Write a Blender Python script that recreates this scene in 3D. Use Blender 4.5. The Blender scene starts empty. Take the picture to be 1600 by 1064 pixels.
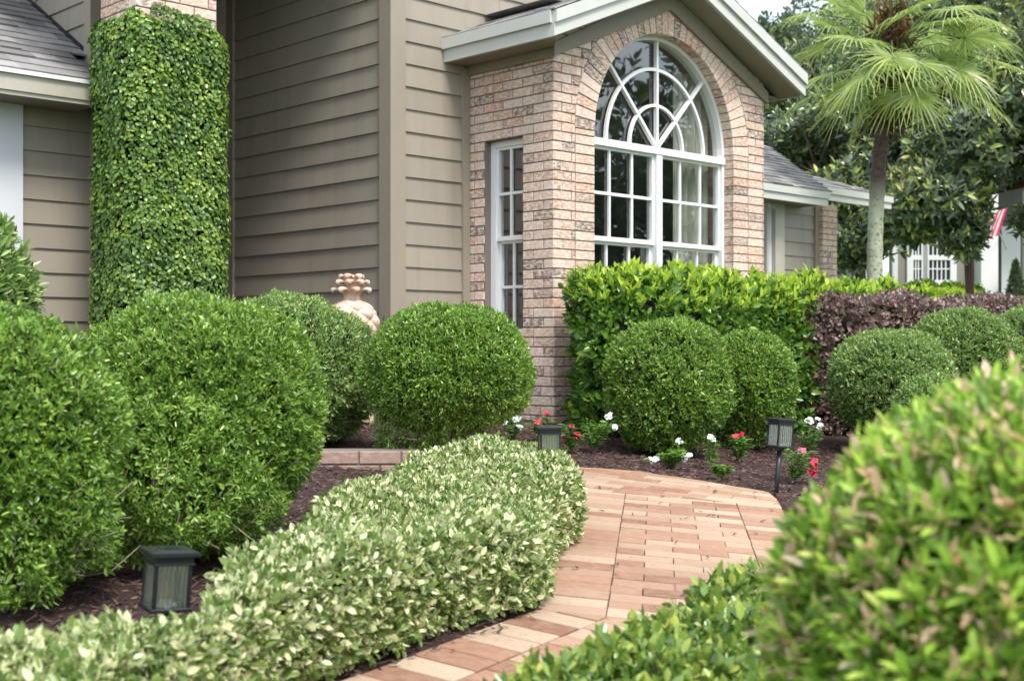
import bpy, math, random
import numpy as np
from mathutils import Vector, Matrix

random.seed(7)
RG = np.random.default_rng(7)
scene = bpy.context.scene
COL = scene.collection

# ------------------------------------------------------------------ camera
CH = 0.952                       # eye height over the path line's datum
cam_d = bpy.data.cameras.new('camera')
cam = bpy.data.objects.new('camera', cam_d)
COL.objects.link(cam)
cam.location = (0, 0, CH)
cam.rotation_euler = (math.radians(90), 0, 0)
cam_d.sensor_width = 36
cam_d.lens = 36 * 2000 / 1600
cam_d.shift_y = 6 / 1600
cam_d.clip_start = 0.05
cam_d.clip_end = 2000
cam_d.dof.use_dof = True
cam_d.dof.focus_distance = 6.0
cam_d.dof.aperture_fstop = 4.6
scene.camera = cam
scene.render.resolution_x = 1024
scene.render.resolution_y = 680

# ------------------------------------------------------------------ light
SUN_EL = math.radians(56)
SUN_AZ = math.radians(152)       # clockwise from +Y: behind the camera, to the right
w = bpy.data.worlds.new('World')
scene.world = w
w.use_nodes = True
wn = w.node_tree
bg = wn.nodes['Background']
sky = wn.nodes.new('ShaderNodeTexSky')
sky.sky_type = 'NISHITA'
sky.sun_disc = False
sky.sun_elevation = SUN_EL
sky.sun_rotation = SUN_AZ
sky.air_density = 1.0
sky.dust_density = 3.0
sky.ozone_density = 1.0
wtc = wn.nodes.new('ShaderNodeTexCoord')
wns = wn.nodes.new('ShaderNodeTexNoise')
wns.inputs['Scale'].default_value = 2.2
wns.inputs['Detail'].default_value = 5
wramp = wn.nodes.new('ShaderNodeMapRange')
wramp.inputs[1].default_value = 0.35
wramp.inputs[2].default_value = 0.6
wramp.inputs[3].default_value = 0.35
wramp.inputs[4].default_value = 0.95
wmix = wn.nodes.new('ShaderNodeMix')
wmix.data_type = 'RGBA'
wn.links.new(wtc.outputs['Generated'], wns.inputs['Vector'])
wn.links.new(wns.outputs['Fac'], wramp.inputs[0])
wn.links.new(wramp.outputs[0], wmix.inputs[0])
wn.links.new(sky.outputs[0], wmix.inputs[6])
wmix.inputs[7].default_value = (6.6, 7.3, 8.2, 1)      # cloud layer
wn.links.new(wmix.outputs[2], bg.inputs[0])
bg.inputs[1].default_value = 0.15
sl = bpy.data.lights.new('sun', 'SUN')
sl.energy = 2.5
sl.angle = math.radians(18)
sl.color = (1.0, 0.95, 0.88)
sun = bpy.data.objects.new('sun', sl)
COL.objects.link(sun)
sd = Vector((math.sin(SUN_AZ) * math.cos(SUN_EL), math.cos(SUN_AZ) * math.cos(SUN_EL), math.sin(SUN_EL)))
sun.rotation_euler = sd.to_track_quat('Z', 'Y').to_euler()
vs = scene.view_settings
vs.view_transform = 'Standard'
vs.look = 'None'
vs.exposure = 0.74
vs.gamma = 1.0
scene.render.engine = 'CYCLES'
scene.cycles.max_bounces = 8
scene.cycles.transparent_max_bounces = 12

# ------------------------------------------------------------------ materials
def lin(c):
    return tuple((x / 12.92 if x <= 0.04045 else ((x + 0.055) / 1.055) ** 2.4) for x in c)

class NT:
    def __init__(s, name):
        s.m = bpy.data.materials.new(name); s.m.use_nodes = True
        s.t = s.m.node_tree; s.n = s.t.nodes; s.b = s.n['Principled BSDF']
        s.out = s.n['Material Output']
    def new(s, t, **k):
        x = s.n.new('ShaderNode' + t)
        for a, b in k.items(): setattr(x, a, b)
        return x
    def link(s, a, b): s.t.links.new(a, b)
    def ramp(s, src, stops, interp='LINEAR'):
        r = s.new('ValToRGB'); r.color_ramp.interpolation = interp
        e = r.color_ramp.elements
        while len(e) < len(stops): e.new(0.5)
        for i, (p, c) in enumerate(stops): e[i].position = p; e[i].color = (*c, 1)
        s.link(src, r.inputs[0]); return r.outputs[0]
    def noise(s, scale, detail=4, rough=0.55, vec=None, dist=0):
        x = s.new('TexNoise'); x.inputs['Scale'].default_value = scale
        x.inputs['Detail'].default_value = detail; x.inputs['Roughness'].default_value = rough
        x.inputs['Distortion'].default_value = dist
        if vec is not None: s.link(vec, x.inputs['Vector'])
        return x.outputs['Fac']
    def obj(s, sc=None):
        c = s.new('TexCoord').outputs['Object']
        if sc:
            mp = s.new('Mapping'); mp.inputs['Scale'].default_value = sc
            s.link(c, mp.inputs['Vector']); c = mp.outputs[0]
        return c
    def island(s): return s.new('NewGeometry').outputs['Random Per Island']
    def mix(s, f, a, b, mode='MIX'):
        x = s.new('Mix', data_type='RGBA', blend_type=mode)
        for v, i in ((f, 0), (a, 6), (b, 7)):
            if hasattr(v, 'default_value') and not isinstance(v, (tuple, float)): s.link(v, x.inputs[i])
            elif isinstance(v, tuple): x.inputs[i].default_value = (*v, 1)
            else: x.inputs[i].default_value = v
        return x.outputs[2]
    def math(s, op, a, b=0.0):
        x = s.new('Math', operation=op)
        for v, i in ((a, 0), (b, 1)):
            if isinstance(v, (int, float)): x.inputs[i].default_value = v
            else: s.link(v, x.inputs[i])
        return x.outputs[0]
    def bump(s, h, strength=0.3, dist=0.01):
        b = s.new('Bump'); b.inputs['Strength'].default_value = strength
        b.inputs['Distance'].default_value = dist
        s.link(h, b.inputs['Height']); s.link(b.outputs[0], s.b.inputs['Normal'])
    def base(s, c):
        if isinstance(c, tuple): s.b.inputs['Base Color'].default_value = (*c, 1)
        else: s.link(c, s.b.inputs['Base Color'])
    def rough(s, v): s.b.inputs['Roughness'].default_value = v

def plain(name, c, rough=0.6, metal=0.0, nscale=20, amount=0.25, bump=0.1):
    t = NT(name); o = t.obj()
    n = t.noise(nscale, 5, 0.6, o)
    t.base(t.mix(t.math('MULTIPLY', n, amount * 1.6), c, tuple(x * 0.45 for x in c)))
    t.rough(rough); t.b.inputs['Metallic'].default_value = metal
    if bump: t.bump(n, bump, 0.004)
    return t.m

def leafmat(name, stops, rough=0.38, trans=0.35, spec=0.4, patch=None, edge=None, clump=0.5, cscale=9, boost=(1.0, .10, .97)):
    """stops: colours spread over single leaves; clump noise shifts the choice over the plant"""
    stops = [(p, (min(.85, c[0] * boost[0] + boost[1] * c[1]), min(.85, c[1] * boost[2]), min(.85, c[2] * boost[2] + .05 * c[1]))) for p, c in stops]
    t = NT(name)
    r = t.island()
    n = t.noise(cscale, 2, 0.5, t.obj())
    k = t.math('ADD', t.math('MULTIPLY', r, 1 - clump * 0.5), t.math('MULTIPLY', t.math('SUBTRACT', n, 0.35), clump))
    c = t.ramp(k, stops)
    if edge:
        uv = t.new('TexCoord').outputs['UV']
        sx = t.new('SeparateXYZ'); t.link(uv, sx.inputs[0])
        d = t.math('ABSOLUTE', t.math('SUBTRACT', sx.outputs[0], 0.5))
        nn = t.noise(160, 2, 0.6, t.obj())
        thr = t.math('ADD', t.math('ADD', d, t.math('MULTIPLY', nn, 0.5)), t.math('MULTIPLY', t.math('SUBTRACT', r, 0.5), edge[2]))
        mr = t.new('MapRange'); mr.inputs[1].default_value = edge[1]; mr.inputs[2].default_value = edge[1] + 0.05
        t.link(thr, mr.inputs[0])
        c = t.mix(mr.outputs[0], c, edge[0])
    t.base(c); t.rough(rough)
    t.b.inputs['Specular IOR Level'].default_value = spec
    tr = t.new('BsdfTranslucent'); t.link(c, tr.inputs[0]) if not isinstance(c, tuple) else None
    ms = t.new('MixShader'); ms.inputs[0].default_value = trans
    t.link(t.b.outputs[0], ms.inputs[1]); t.link(tr.outputs[0], ms.inputs[2])
    t.link(ms.outputs[0], t.out.inputs[0])
    return t.m

M = {}
def brickmat(name, stops, mott=(0.62, 0.55, 0.46), dark=(0.16, 0.11, 0.08), ma=0.55):
    t = NT(name); o = t.obj(); r = t.island()
    c = t.ramp(r, stops)
    n1 = t.noise(1, 4, 0.65, t.obj((26, 26, 70)))
    f1 = t.ramp(n1, [(0.42, (0, 0, 0)), (0.62, (1, 1, 1))])
    c = t.mix(t.math('MULTIPLY', f1, ma), c, mott)
    n2 = t.noise(38, 4, 0.7, o)
    f2 = t.ramp(n2, [(0.55, (0, 0, 0)), (0.75, (1, 1, 1))])
    c = t.mix(t.math('MULTIPLY', f2, 0.5), c, dark)
    n3 = t.noise(1.3, 3, 0.6, o)
    c = t.mix(t.math('MULTIPLY', t.ramp(n3, [(0.45, (0, 0, 0)), (0.7, (1, 1, 1))]), 0.25), c, dark)
    t.base(c); t.rough(0.85); t.bump(t.noise(120, 4, 0.7, o), 0.5, 0.004)
    return t.m
M['brick'] = brickmat('brick', [(0.0, (0.17, 0.11, 0.08)), (0.10, (0.28, 0.18, 0.13)), (0.16, (0.46, 0.27, 0.19)), (0.4, (0.56, 0.37, 0.28)), (0.62, (0.68, 0.51, 0.41)), (0.82, (0.62, 0.42, 0.31)), (1.0, (0.56, 0.27, 0.16))], mott=(0.84, 0.73, 0.64), ma=0.85)
M['dark_brick'] = brickmat('dark_brick', [(0.0, (0.16, 0.10, 0.08)), (0.5, (0.33, 0.21, 0.16)), (1.0, (0.42, 0.27, 0.20))], mott=(0.46, 0.36, 0.30), dark=(0.10, 0.08, 0.06), ma=0.6)  # darker brick tones, used for the planter wall
M['mortar'] = plain('mortar', (0.24, 0.20, 0.17), 0.9, nscale=60, amount=0.4)
M['paver'] = brickmat('paver', [(0.0, (0.22, 0.105, 0.06)), (0.25, (0.32, 0.165, 0.10)), (0.5, (0.37, 0.225, 0.145)), (0.78, (0.47, 0.355, 0.25)), (1.0, (0.33, 0.165, 0.10))], mott=(0.44, 0.32, 0.23), dark=(0.15, 0.09, 0.06), ma=0.28)
M['joint'] = plain('joint_sand', (0.08, 0.065, 0.045), 0.95, nscale=90)
def sidingmat():
    t = NT('siding_paint'); o = t.obj()
    g = t.noise(1, 5, 0.6, t.obj((3, 3, 90)))
    n = t.noise(2.2, 4, 0.6, o); r = t.island()
    c = t.mix(r, (0.36, 0.315, 0.25), (0.315, 0.275, 0.22))
    c = t.mix(t.math('MULTIPLY', n, 0.35), c, (0.17, 0.145, 0.115))
    st = t.noise(1, 4, 0.6, t.obj((9, 9, .7)))
    c = t.mix(t.math('MULTIPLY', t.ramp(st, [(0.5, (0, 0, 0)), (0.75, (1, 1, 1))]), 0.30), c, (0.15, 0.13, 0.105))
    sk = t.noise(55, 3, 0.7, o)
    c = t.mix(t.math('MULTIPLY', t.ramp(sk, [(0.66, (0, 0, 0)), (0.74, (1, 1, 1))]), 0.5), c, (0.13, 0.11, 0.09))
    t.base(c); t.rough(0.55); t.bump(g, 0.25, 0.003); return t.m
M['siding'] = sidingmat()
M['trim_taupe'] = plain('trim_taupe', (0.33, 0.28, 0.22), 0.55, nscale=5, amount=0.2)
M['fascia'] = plain('fascia_paint', (0.60, 0.605, 0.56), 0.45, nscale=7, amount=0.18)
M['fascia_warm'] = plain('garage_fascia_paint', (0.50, 0.47, 0.39), 0.45, nscale=9, amount=0.22)
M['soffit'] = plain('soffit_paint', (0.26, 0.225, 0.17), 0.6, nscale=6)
M['white'] = plain('white_paint', (0.80, 0.81, 0.80), 0.35, nscale=12, amount=0.08, bump=0.03)
M['white_cool'] = plain('cool_white_paint', (0.66, 0.68, 0.72), 0.5, nscale=6, amount=0.1, bump=0.03)
def shinglemat():
    t = NT('shingle'); r = t.island(); o = t.obj()
    c = t.ramp(r, [(0, (0.13, 0.125, 0.13)), (0.5, (0.25, 0.24, 0.24)), (1, (0.44, 0.42, 0.41))])
    c = t.mix(t.math('MULTIPLY', t.noise(150, 3, 0.7, o), 0.5), c, (0.30, 0.28, 0.27))
    c = t.mix(t.ramp(t.noise(2.0, 4, 0.6, o), [(0.45, (0, 0, 0)), (0.7, (0.6, 0.6, 0.6))]), c, (0.07, 0.065, 0.07))
    t.base(c); t.rough(0.95); t.bump(t.noise(260, 2, 0.6, o), 0.6, 0.003); return t.m
M['shingle'] = shinglemat()
def glassmat(name, refl=0.10, tint=(0.86, 0.9, 0.9)):
    t = NT(name)
    lw = t.new('LayerWeight'); lw.inputs[0].default_value = 0.5
    fr = t.math('MULTIPLY', t.math('POWER', lw.outputs['Facing'], 4.0), 0.8)
    gl = t.new('BsdfGlossy'); gl.inputs['Roughness'].default_value = 0.015
    tr = t.new('BsdfTransparent'); tr.inputs[0].default_value = (*tint, 1)
    n = t.noise(1.4, 2, 0.5, t.obj()); b = t.new('Bump'); b.inputs['Strength'].default_value = 0.05; b.inputs['Distance'].default_value = 0.05
    t.link(n, b.inputs['Height']); t.link(b.outputs[0], gl.inputs['Normal'])
    ms = t.new('MixShader'); t.link(t.math('ADD', fr, refl), ms.inputs[0])
    t.link(tr.outputs[0], ms.inputs[1]); t.link(gl.outputs[0], ms.inputs[2]); t.link(ms.outputs[0], t.out.inputs[0])
    return t.m
M['glass'] = glassmat('window_glass', 0.19)
def lampglass():
    t = NT('ribbed_glass')
    gl = t.new('BsdfGlossy'); gl.inputs['Roughness'].default_value = 0.12
    tr = t.new('BsdfTransparent'); tr.inputs[0].default_value = (0.9, 0.92, 0.9, 1)
    wv = t.new('TexWave', wave_type='BANDS', bands_direction='DIAGONAL'); wv.inputs['Scale'].default_value = 55
    t.link(t.obj((1, 1, 0)), wv.inputs[0])
    b = t.new('Bump'); b.inputs['Strength'].default_value = 0.8; b.inputs['Distance'].default_value = 0.003
    t.link(wv.outputs['Fac'], b.inputs['Height']); t.link(b.outputs[0], gl.inputs['Normal'])
    ms = t.new('MixShader'); t.link(t.math('ADD', t.math('MULTIPLY', wv.outputs['Fac'], 0.30), 0.10), ms.inputs[0])
    df = t.new('BsdfTranslucent'); df.inputs[0].default_value = (.85, .88, .82, 1)
    m0 = t.new('MixShader'); m0.inputs[0].default_value = 0.22; t.link(tr.outputs[0], m0.inputs[1]); t.link(df.outputs[0], m0.inputs[2])
    t.link(m0.outputs[0], ms.inputs[1]); t.link(gl.outputs[0], ms.inputs[2]); t.link(ms.outputs[0], t.out.inputs[0])
    return t.m
M['lamp_glass'] = lampglass()
M['black_metal'] = plain('black_metal', (0.018, 0.02, 0.023), 0.32, 0.0, 40, 0.3, 0.05)
M['solar'] = plain('solar_cell', (0.01, 0.014, 0.03), 0.12, 0, 60, 0.3, 0)
M['amber'] = plain('amber_bulb', (0.75, 0.38, 0.06), 0.3, 0, 30, 0.1, 0)
M['chrome'] = plain('bright_reflector', (0.75, 0.75, 0.74), 0.25, 0.6, 30, 0.1, 0)
M['interior'] = plain('interior_wall', (0.26, 0.27, 0.26), 0.8)
M['curtain'] = plain('curtain_cloth', (0.50, 0.49, 0.40), 0.9, nscale=8)
M['bark'] = plain('bark', (0.13, 0.10, 0.075), 0.9, nscale=30, amount=0.5, bump=0.5)
M['bark_red'] = plain('red_bark', (0.16, 0.075, 0.06), 0.9, nscale=30, amount=0.5, bump=0.5)
M['core'] = plain('shaded_twig_core', (0.02, 0.028, 0.012), 1.0, nscale=45, amount=0.6, bump=0.8)  # near-black: the shade inside dense foliage is put into this colour
M['twig'] = plain('twig', (0.20, 0.17, 0.12), 0.85, nscale=60, amount=0.3, bump=0)
M['twig_pale'] = plain('pale_twig', (0.42, 0.34, 0.24), 0.8, nscale=60, amount=0.3, bump=0)
def mulchmat(name='mulch', lo=(0.022, 0.012, 0.010), hi=(0.12, 0.062, 0.048)):
    t = NT(name); o = t.obj()
    v = t.new('TexVoronoi'); v.inputs['Scale'].default_value = 60
    t.link(t.obj((1, 2.2, 1)), v.inputs['Vector'])
    n = t.noise(35, 6, 0.75, o, 2)
    c = t.ramp(n, [(0.3, lo), (0.7, hi)])
    t.base(c); t.rough(0.95); t.bump(t.math('ADD', n, v.outputs['Distance']), 1.0, 0.02); return t.m
M['mulch'] = mulchmat()
t = NT('bark_chip'); t.base(t.ramp(t.island(), [(0, (0.035, 0.019, 0.017)), (0.7, (0.10, 0.052, 0.044)), (1, (0.19, 0.115, 0.095))])); t.rough(0.9)
M['chip'] = t.m
t = NT('grass'); n = t.noise(30, 5, 0.7, t.obj()); t.base(t.ramp(n, [(0.3, (0.03, 0.07, 0.012)), (0.7, (0.10, 0.17, 0.035))])); t.rough(0.9)
t.bump(n, 0.6, 0.03); M['grass'] = t.m
def terracotta():
    t = NT('terracotta'); o = t.obj()
    n = t.noise(14, 5, 0.65, o)
    c = t.ramp(n, [(0.3, (0.46, 0.29, 0.18)), (0.5, (0.60, 0.43, 0.33)), (0.7, (0.68, 0.54, 0.46))])
    sp = t.new('SeparateXYZ'); t.link(t.new('NewGeometry').outputs['Position'], sp.inputs[0])
    t.base(c); t.rough(0.85); t.bump(t.noise(60, 4, 0.7, o), 0.4, 0.004); return t.m
M['terracotta'] = terracotta()

G1 = (0.030, 0.085, 0.010); G2 = (0.065, 0.17, 0.018); G3 = (0.13, 0.27, 0.035); G4 = (0.20, 0.34, 0.06)
M['box_leaf'] = leafmat('ball_shrub_leaf', [(0.0, (0.035, 0.10, 0.012)), (0.3, (0.075, 0.20, 0.02)), (0.6, (0.13, 0.31, 0.035)), (0.88, (0.25, 0.45, 0.07)), (1.0, (0.42, 0.40, 0.20))], 0.27, 0.32, 0.6, boost=(1.4, .17, 1.30))
M['box_leaf_light'] = leafmat('pale_ball_shrub_leaf', [(0.0, (0.05, 0.13, 0.025)), (0.3, (0.10, 0.23, 0.045)), (0.6, (0.17, 0.33, 0.075)), (0.85, (0.30, 0.46, 0.16)), (1.0, (0.46, 0.42, 0.28))], 0.27, 0.32, 0.6, boost=(1.4, .16, 1.30))
M['front_leaf'] = leafmat('near_shrub_leaf', [(0.0, (0.06, 0.15, 0.015)), (0.35, (0.16, 0.34, 0.03)), (0.58, (0.32, 0.54, 0.05)), (0.72, (0.45, 0.60, 0.10)), (0.78, (0.66, 0.42, 0.25)), (1.0, (0.76, 0.58, 0.44))], 0.4, 0.42, 0.4, clump=0.25, boost=(1.15, .15, 1.25))
M['ivy_leaf'] = leafmat('ivy_leaf', [(0.0, (0.035, 0.10, 0.025)), (0.35, (0.08, 0.20, 0.03)), (0.65, (0.17, 0.34, 0.04)), (1.0, (0.38, 0.54, 0.07))], 0.33, 0.32, 0.5, clump=0.9, cscale=5, boost=(1.25, .12, 1.15))
M['hedge_leaf'] = leafmat('bright_hedge_leaf', [(0.0, (0.025, 0.10, 0.012)), (0.4, (0.06, 0.19, 0.018)), (0.8, (0.15, 0.34, 0.03)), (1.0, (0.30, 0.50, 0.05))], 0.24, 0.32, 0.6, boost=(1.2, .14, 1.15))
M['hedge_tip'] = leafmat('new_hedge_growth', [(0.0, (0.28, 0.52, 0.03)), (0.5, (0.44, 0.70, 0.04)), (1.0, (0.60, 0.80, 0.10))], 0.35, 0.45, 0.4)
M['purple_leaf'] = leafmat('purple_hedge_leaf', [(0.0, (0.07, 0.08, 0.045)), (0.3, (0.17, 0.13, 0.11)), (0.55, (0.29, 0.185, 0.175)), (0.75, (0.38, 0.31, 0.24)), (1.0, (0.42, 0.50, 0.26))], 0.38, 0.25, 0.5)
M['varieg_leaf'] = leafmat('variegated_leaf', [(0.0, (0.07, 0.17, 0.03)), (0.4, (0.16, 0.30, 0.055)), (0.8, (0.31, 0.46, 0.11)), (1.0, (0.46, 0.54, 0.16))], 0.33, 0.30, 0.6, edge=((0.74, 0.75, 0.44), 0.60, 1.25), boost=(1.1, .10, 1.0))
M['cover_leaf'] = leafmat('ground_cover_leaf', [(0.0, (0.03, 0.10, 0.015)), (0.4, (0.10, 0.25, 0.035)), (0.75, (0.24, 0.42, 0.06)), (1.0, (0.58, 0.62, 0.12))], 0.24, 0.30, 0.7, boost=(1.3, .14, 1.12))
M['magnolia_leaf'] = leafmat('glossy_tree_leaf', [(0.0, (0.035, 0.065, 0.04)), (0.4, (0.085, 0.13, 0.075)), (0.6, (0.14, 0.21, 0.09)), (0.76, (0.34, 0.44, 0.09)), (0.84, (0.42, 0.42, 0.10)), (0.90, (0.34, 0.20, 0.08)), (1.0, (0.50, 0.32, 0.12))], 0.20, 0.28, 0.9, clump=0.55, cscale=1.2, boost=(1.4, .08, 1.35))
M['far_leaf'] = leafmat('far_tree_leaf', [(0.0, (0.04, 0.07, 0.04)), (1.0, (0.14, 0.19, 0.08))], 0.5, 0.3, 0.3, boost=(1.3, .1, 1.4))
M['palm_leaf'] = leafmat('palm_leaflet', [(0.0, (0.14, 0.26, 0.05)), (0.5, (0.30, 0.46, 0.11)), (1.0, (0.56, 0.68, 0.25))], 0.32, 0.42, 0.6, clump=0.8, cscale=3, boost=(1.1, .15, 1.1))
M['palm_fiber'] = leafmat('palm_fiber', [(0.0, (0.07, 0.045, 0.025)), (1.0, (0.26, 0.16, 0.07))], 0.9, 0.1, 0.1)
M['stem'] = plain('green_stem', (0.16, 0.26, 0.07), 0.5, nscale=40, amount=0.2, bump=0)
M['flower_leaf'] = leafmat('bedding_leaf', [(0.0, (0.08, 0.24, 0.03)), (0.6, (0.20, 0.44, 0.06)), (1.0, (0.38, 0.58, 0.12))], 0.33, 0.35, 0.5)
M['petal_white'] = plain('white_petal', (0.82, 0.83, 0.86), 0.5, amount=0.05, bump=0)
M['petal_red'] = plain('red_petal', (0.60, 0.003, 0.05), 0.5, amount=0.2, bump=0)
M['petal_pink'] = plain('pink_petal', (0.70, 0.10, 0.24), 0.5, amount=0.1, bump=0)

# ------------------------------------------------------------------ builders
def N3(v):
    v = np.asarray(v, float); return v / np.maximum(np.linalg.norm(v, axis=-1, keepdims=True), 1e-9)

def tag(o, label=None, cat=None, group=None, kind=None):
    if label: o['label'] = label
    if cat: o['category'] = cat
    if group: o['group'] = group
    if kind: o['kind'] = kind
    return o
def empty(name, loc=(0, 0, 0), rz=0.0, **k):
    o = bpy.data.objects.new(name, None); COL.objects.link(o)
    o.empty_display_size = 0.1
    o.location = loc; o.rotation_euler = (0, 0, rz); return tag(o, **k)
def link(name, me, mats, parent=None, loc=None):
    o = bpy.data.objects.new(name, me); COL.objects.link(o)
    for m in (mats if isinstance(mats, (list, tuple)) else [mats]): me.materials.append(m)
    if parent: o.parent = parent
    if loc is not None: o.location = loc
    return o

class MB:
    """collects polygons; every add() may take its own material slot"""
    def __init__(s): s.v = []; s.f = []; s.mi = []; s.sm = []
    def add(s, vs, fs, mi=0, smooth=False):
        k = len(s.v); s.v += [tuple(map(float, p)) for p in vs]
        for f in fs: s.f.append(tuple(k + i for i in f)); s.mi.append(mi); s.sm.append(smooth)
    def box(s, a, b, mi=0, bev=0.0, U=None, o=(0, 0, 0)):
        (x0, y0, z0), (x1, y1, z1) = a, b
        s.hexa([(x0, y0), (x1, y0), (x1, y1), (x0, y1)], z0, z1, mi, bev)
    def hexa(s, poly, z0, z1, mi=0, bev=0.0, zf=None):
        """vertical prism over a polygon, top edge bevelled"""
        n = len(poly); P = [Vector((p[0], p[1])) for p in poly]
        c = sum(P, Vector((0, 0))) / n
        g = (lambda x, y: 0.0) if zf is None else zf
        vs = [(p.x, p.y, z0 + g(p.x, p.y)) for p in P]
        if bev:
            vs += [(p.x, p.y, z1 - bev + g(p.x, p.y)) for p in P]
            Q = []
            for p in P:
                d = (c - p); L = d.length
                Q.append(p + d * min(0.4, bev * 1.4 / max(L, 1e-6)))
            vs += [(q.x, q.y, z1 + g(q.x, q.y)) for q in Q]; L = 3
        else:
            vs += [(p.x, p.y, z1 + g(p.x, p.y)) for p in P]; L = 2
        fs = [tuple(range(n))[::-1]]
        for l in range(L - 1):
            for i in range(n):
                j = (i + 1) % n; fs.append((l * n + i, l * n + j, (l + 1) * n + j, (l + 1) * n + i))
        fs.append(tuple((L - 1) * n + i for i in range(n)))
        s.add(vs, fs, mi)
    def quadbrick(s, F, q, depth=0.02, bev=0.003, mi=0, d0=0.0):
        """q: four (x, z) corners on a wall frame F=(O,U,Nout); brick sticks out to d0"""
        O, U, Nn = F; c = (sum(p[0] for p in q) / 4, sum(p[1] for p in q) / 4)
        def W(x, z, d): return (O[0] + U[0] * x + Nn[0] * d, O[1] + U[1] * x + Nn[1] * d, O[2] + z)
        vs = [W(x, z, d0 - depth) for x, z in q] + [W(x, z, d0 - bev) for x, z in q]
        for x, z in q:
            dx, dz = c[0] - x, c[1] - z
            vs.append(W(x + math.copysign(min(bev, abs(dx)), dx), z + math.copysign(min(bev, abs(dz)), dz), d0))
        fs = [(8, 9, 10, 11)]
        for l in (0, 4):
            for i in range(4):
                j = (i + 1) % 4; fs.append((l + i, l + j, l + 4 + j, l + 4 + i))
        s.add(vs, fs, mi)
    def tube(s, pts, rad, n=8, mi=0, cap=True, smooth=True):
        pts = [Vector(p) for p in pts]
        if not hasattr(rad, '__len__'): rad = [rad] * len(pts)
        vs = []; up = Vector((0.13, 0.21, 1)).normalized()
        for i, p in enumerate(pts):
            t = (pts[min(i + 1, len(pts) - 1)] - pts[max(i - 1, 0)]).normalized()
            a = t.cross(up)
            if a.length < 0.05: a = t.cross(Vector((1, 0, 0)))
            a.normalize(); b = t.cross(a)
            for k in range(n):
                an = 2 * math.pi * k / n; vs.append(p + (a * math.cos(an) + b * math.sin(an)) * rad[i])
        fs = []
        for i in range(len(pts) - 1):
            for k in range(n):
                m = (k + 1) % n; fs.append((i * n + k, i * n + m, (i + 1) * n + m, (i + 1) * n + k))
        if cap: fs.append(tuple(range(n))[::-1]); fs.append(tuple((len(pts) - 1) * n + k for k in range(n)))
        s.add(vs, fs, mi, smooth)
    def slab(s, quad, th, mi=0):
        """four 3-D corners, thickened along the quad normal"""
        q = [Vector(p) for p in quad]; n = (q[1] - q[0]).cross(q[2] - q[0]).normalized() * th
        vs = [p for p in q] + [p + n for p in q]; k = len(q)
        fs = [tuple(range(k))[::-1], tuple(k + i for i in range(k))]
        for i in range(k):
            j = (i + 1) % k; fs.append((i, j, k + j, k + i))
        s.add(vs, fs, mi)
    def build(s, name, mats, parent=None, **k):
        me = bpy.data.meshes.new(name); me.from_pydata(s.v, [], s.f)
        me.polygons.foreach_set('material_index', s.mi)
        me.polygons.foreach_set('use_smooth', s.sm); me.update()
        o = link(name, me, mats, parent); return tag(o, **k)

def noise3(p, sc, seed=0):
    r = np.random.default_rng(seed); out = np.zeros(len(p))
    for k in range(7):
        d = r.normal(size=3); d /= np.linalg.norm(d); out += np.sin(p @ d * sc * (0.6 + 1.3 * r.random()) + r.random() * 6.28)
    return out / 3.2

def leaf_data(P, D, Nn, L, W, curl=0.15, fold=0.12):
    P, D, Nn = map(np.asarray, (P, D, Nn)); n = len(P)
    L = np.broadcast_to(L, n)[:, None]; W = np.broadcast_to(W, n)[:, None]
    D = N3(D); S = N3(np.cross(D, Nn)); Nn = np.cross(S, D)
    mid = P + D * L * 0.48
    v = np.empty((n, 7, 3))
    v[:, 0] = P
    v[:, 1] = P + D * L * .30 + S * W * 0.43 + Nn * W * fold
    v[:, 2] = P + D * L * .68 + S * W * 0.42 + Nn * (W * fold - L * curl * .4)
    v[:, 3] = mid - Nn * W * fold * .6
    v[:, 4] = P + D * L * .30 - S * W * 0.43 + Nn * W * fold
    v[:, 5] = P + D * L * .68 - S * W * 0.42 + Nn * (W * fold - L * curl * .4)
    v[:, 6] = P + D * L - Nn * L * curl
    return v
def leaf_mesh(name, chunks, mats, parent=None, **k):
    """chunks: list of (verts (n,5,3), slot)"""
    V = np.concatenate([c[0] for c in chunks]); mi = np.concatenate([np.full(len(c[0]) * 2, c[1]) for c in chunks])
    n = len(V); me = bpy.data.meshes.new(name)
    me.vertices.add(n * 7); me.vertices.foreach_set('co', V.reshape(-1))
    idx = np.array([0, 3, 6, 2, 1, 0, 4, 5, 6, 3])
    q = (np.arange(n)[:, None] * 7 + idx).reshape(-1).astype(np.int32)
    me.loops.add(n * 10); me.loops.foreach_set('vertex_index', q)
    me.polygons.add(n * 2); me.polygons.foreach_set('loop_start', np.arange(n * 2, dtype=np.int32) * 5)
    me.polygons.foreach_set('material_index', mi.astype(np.int32))
    uv = me.uv_layers.new(name='uv')
    u = np.array([[.5, 0], [0, .3], [0, .68], [.5, .5], [1, .3], [1, .68], [.5, 1]])[idx]
    uv.data.foreach_set('uv', np.tile(u.reshape(-1), n).astype(np.float32))
    me.update(calc_edges=True)
    o = link(name, me, mats, parent); return tag(o, **k)

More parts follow.
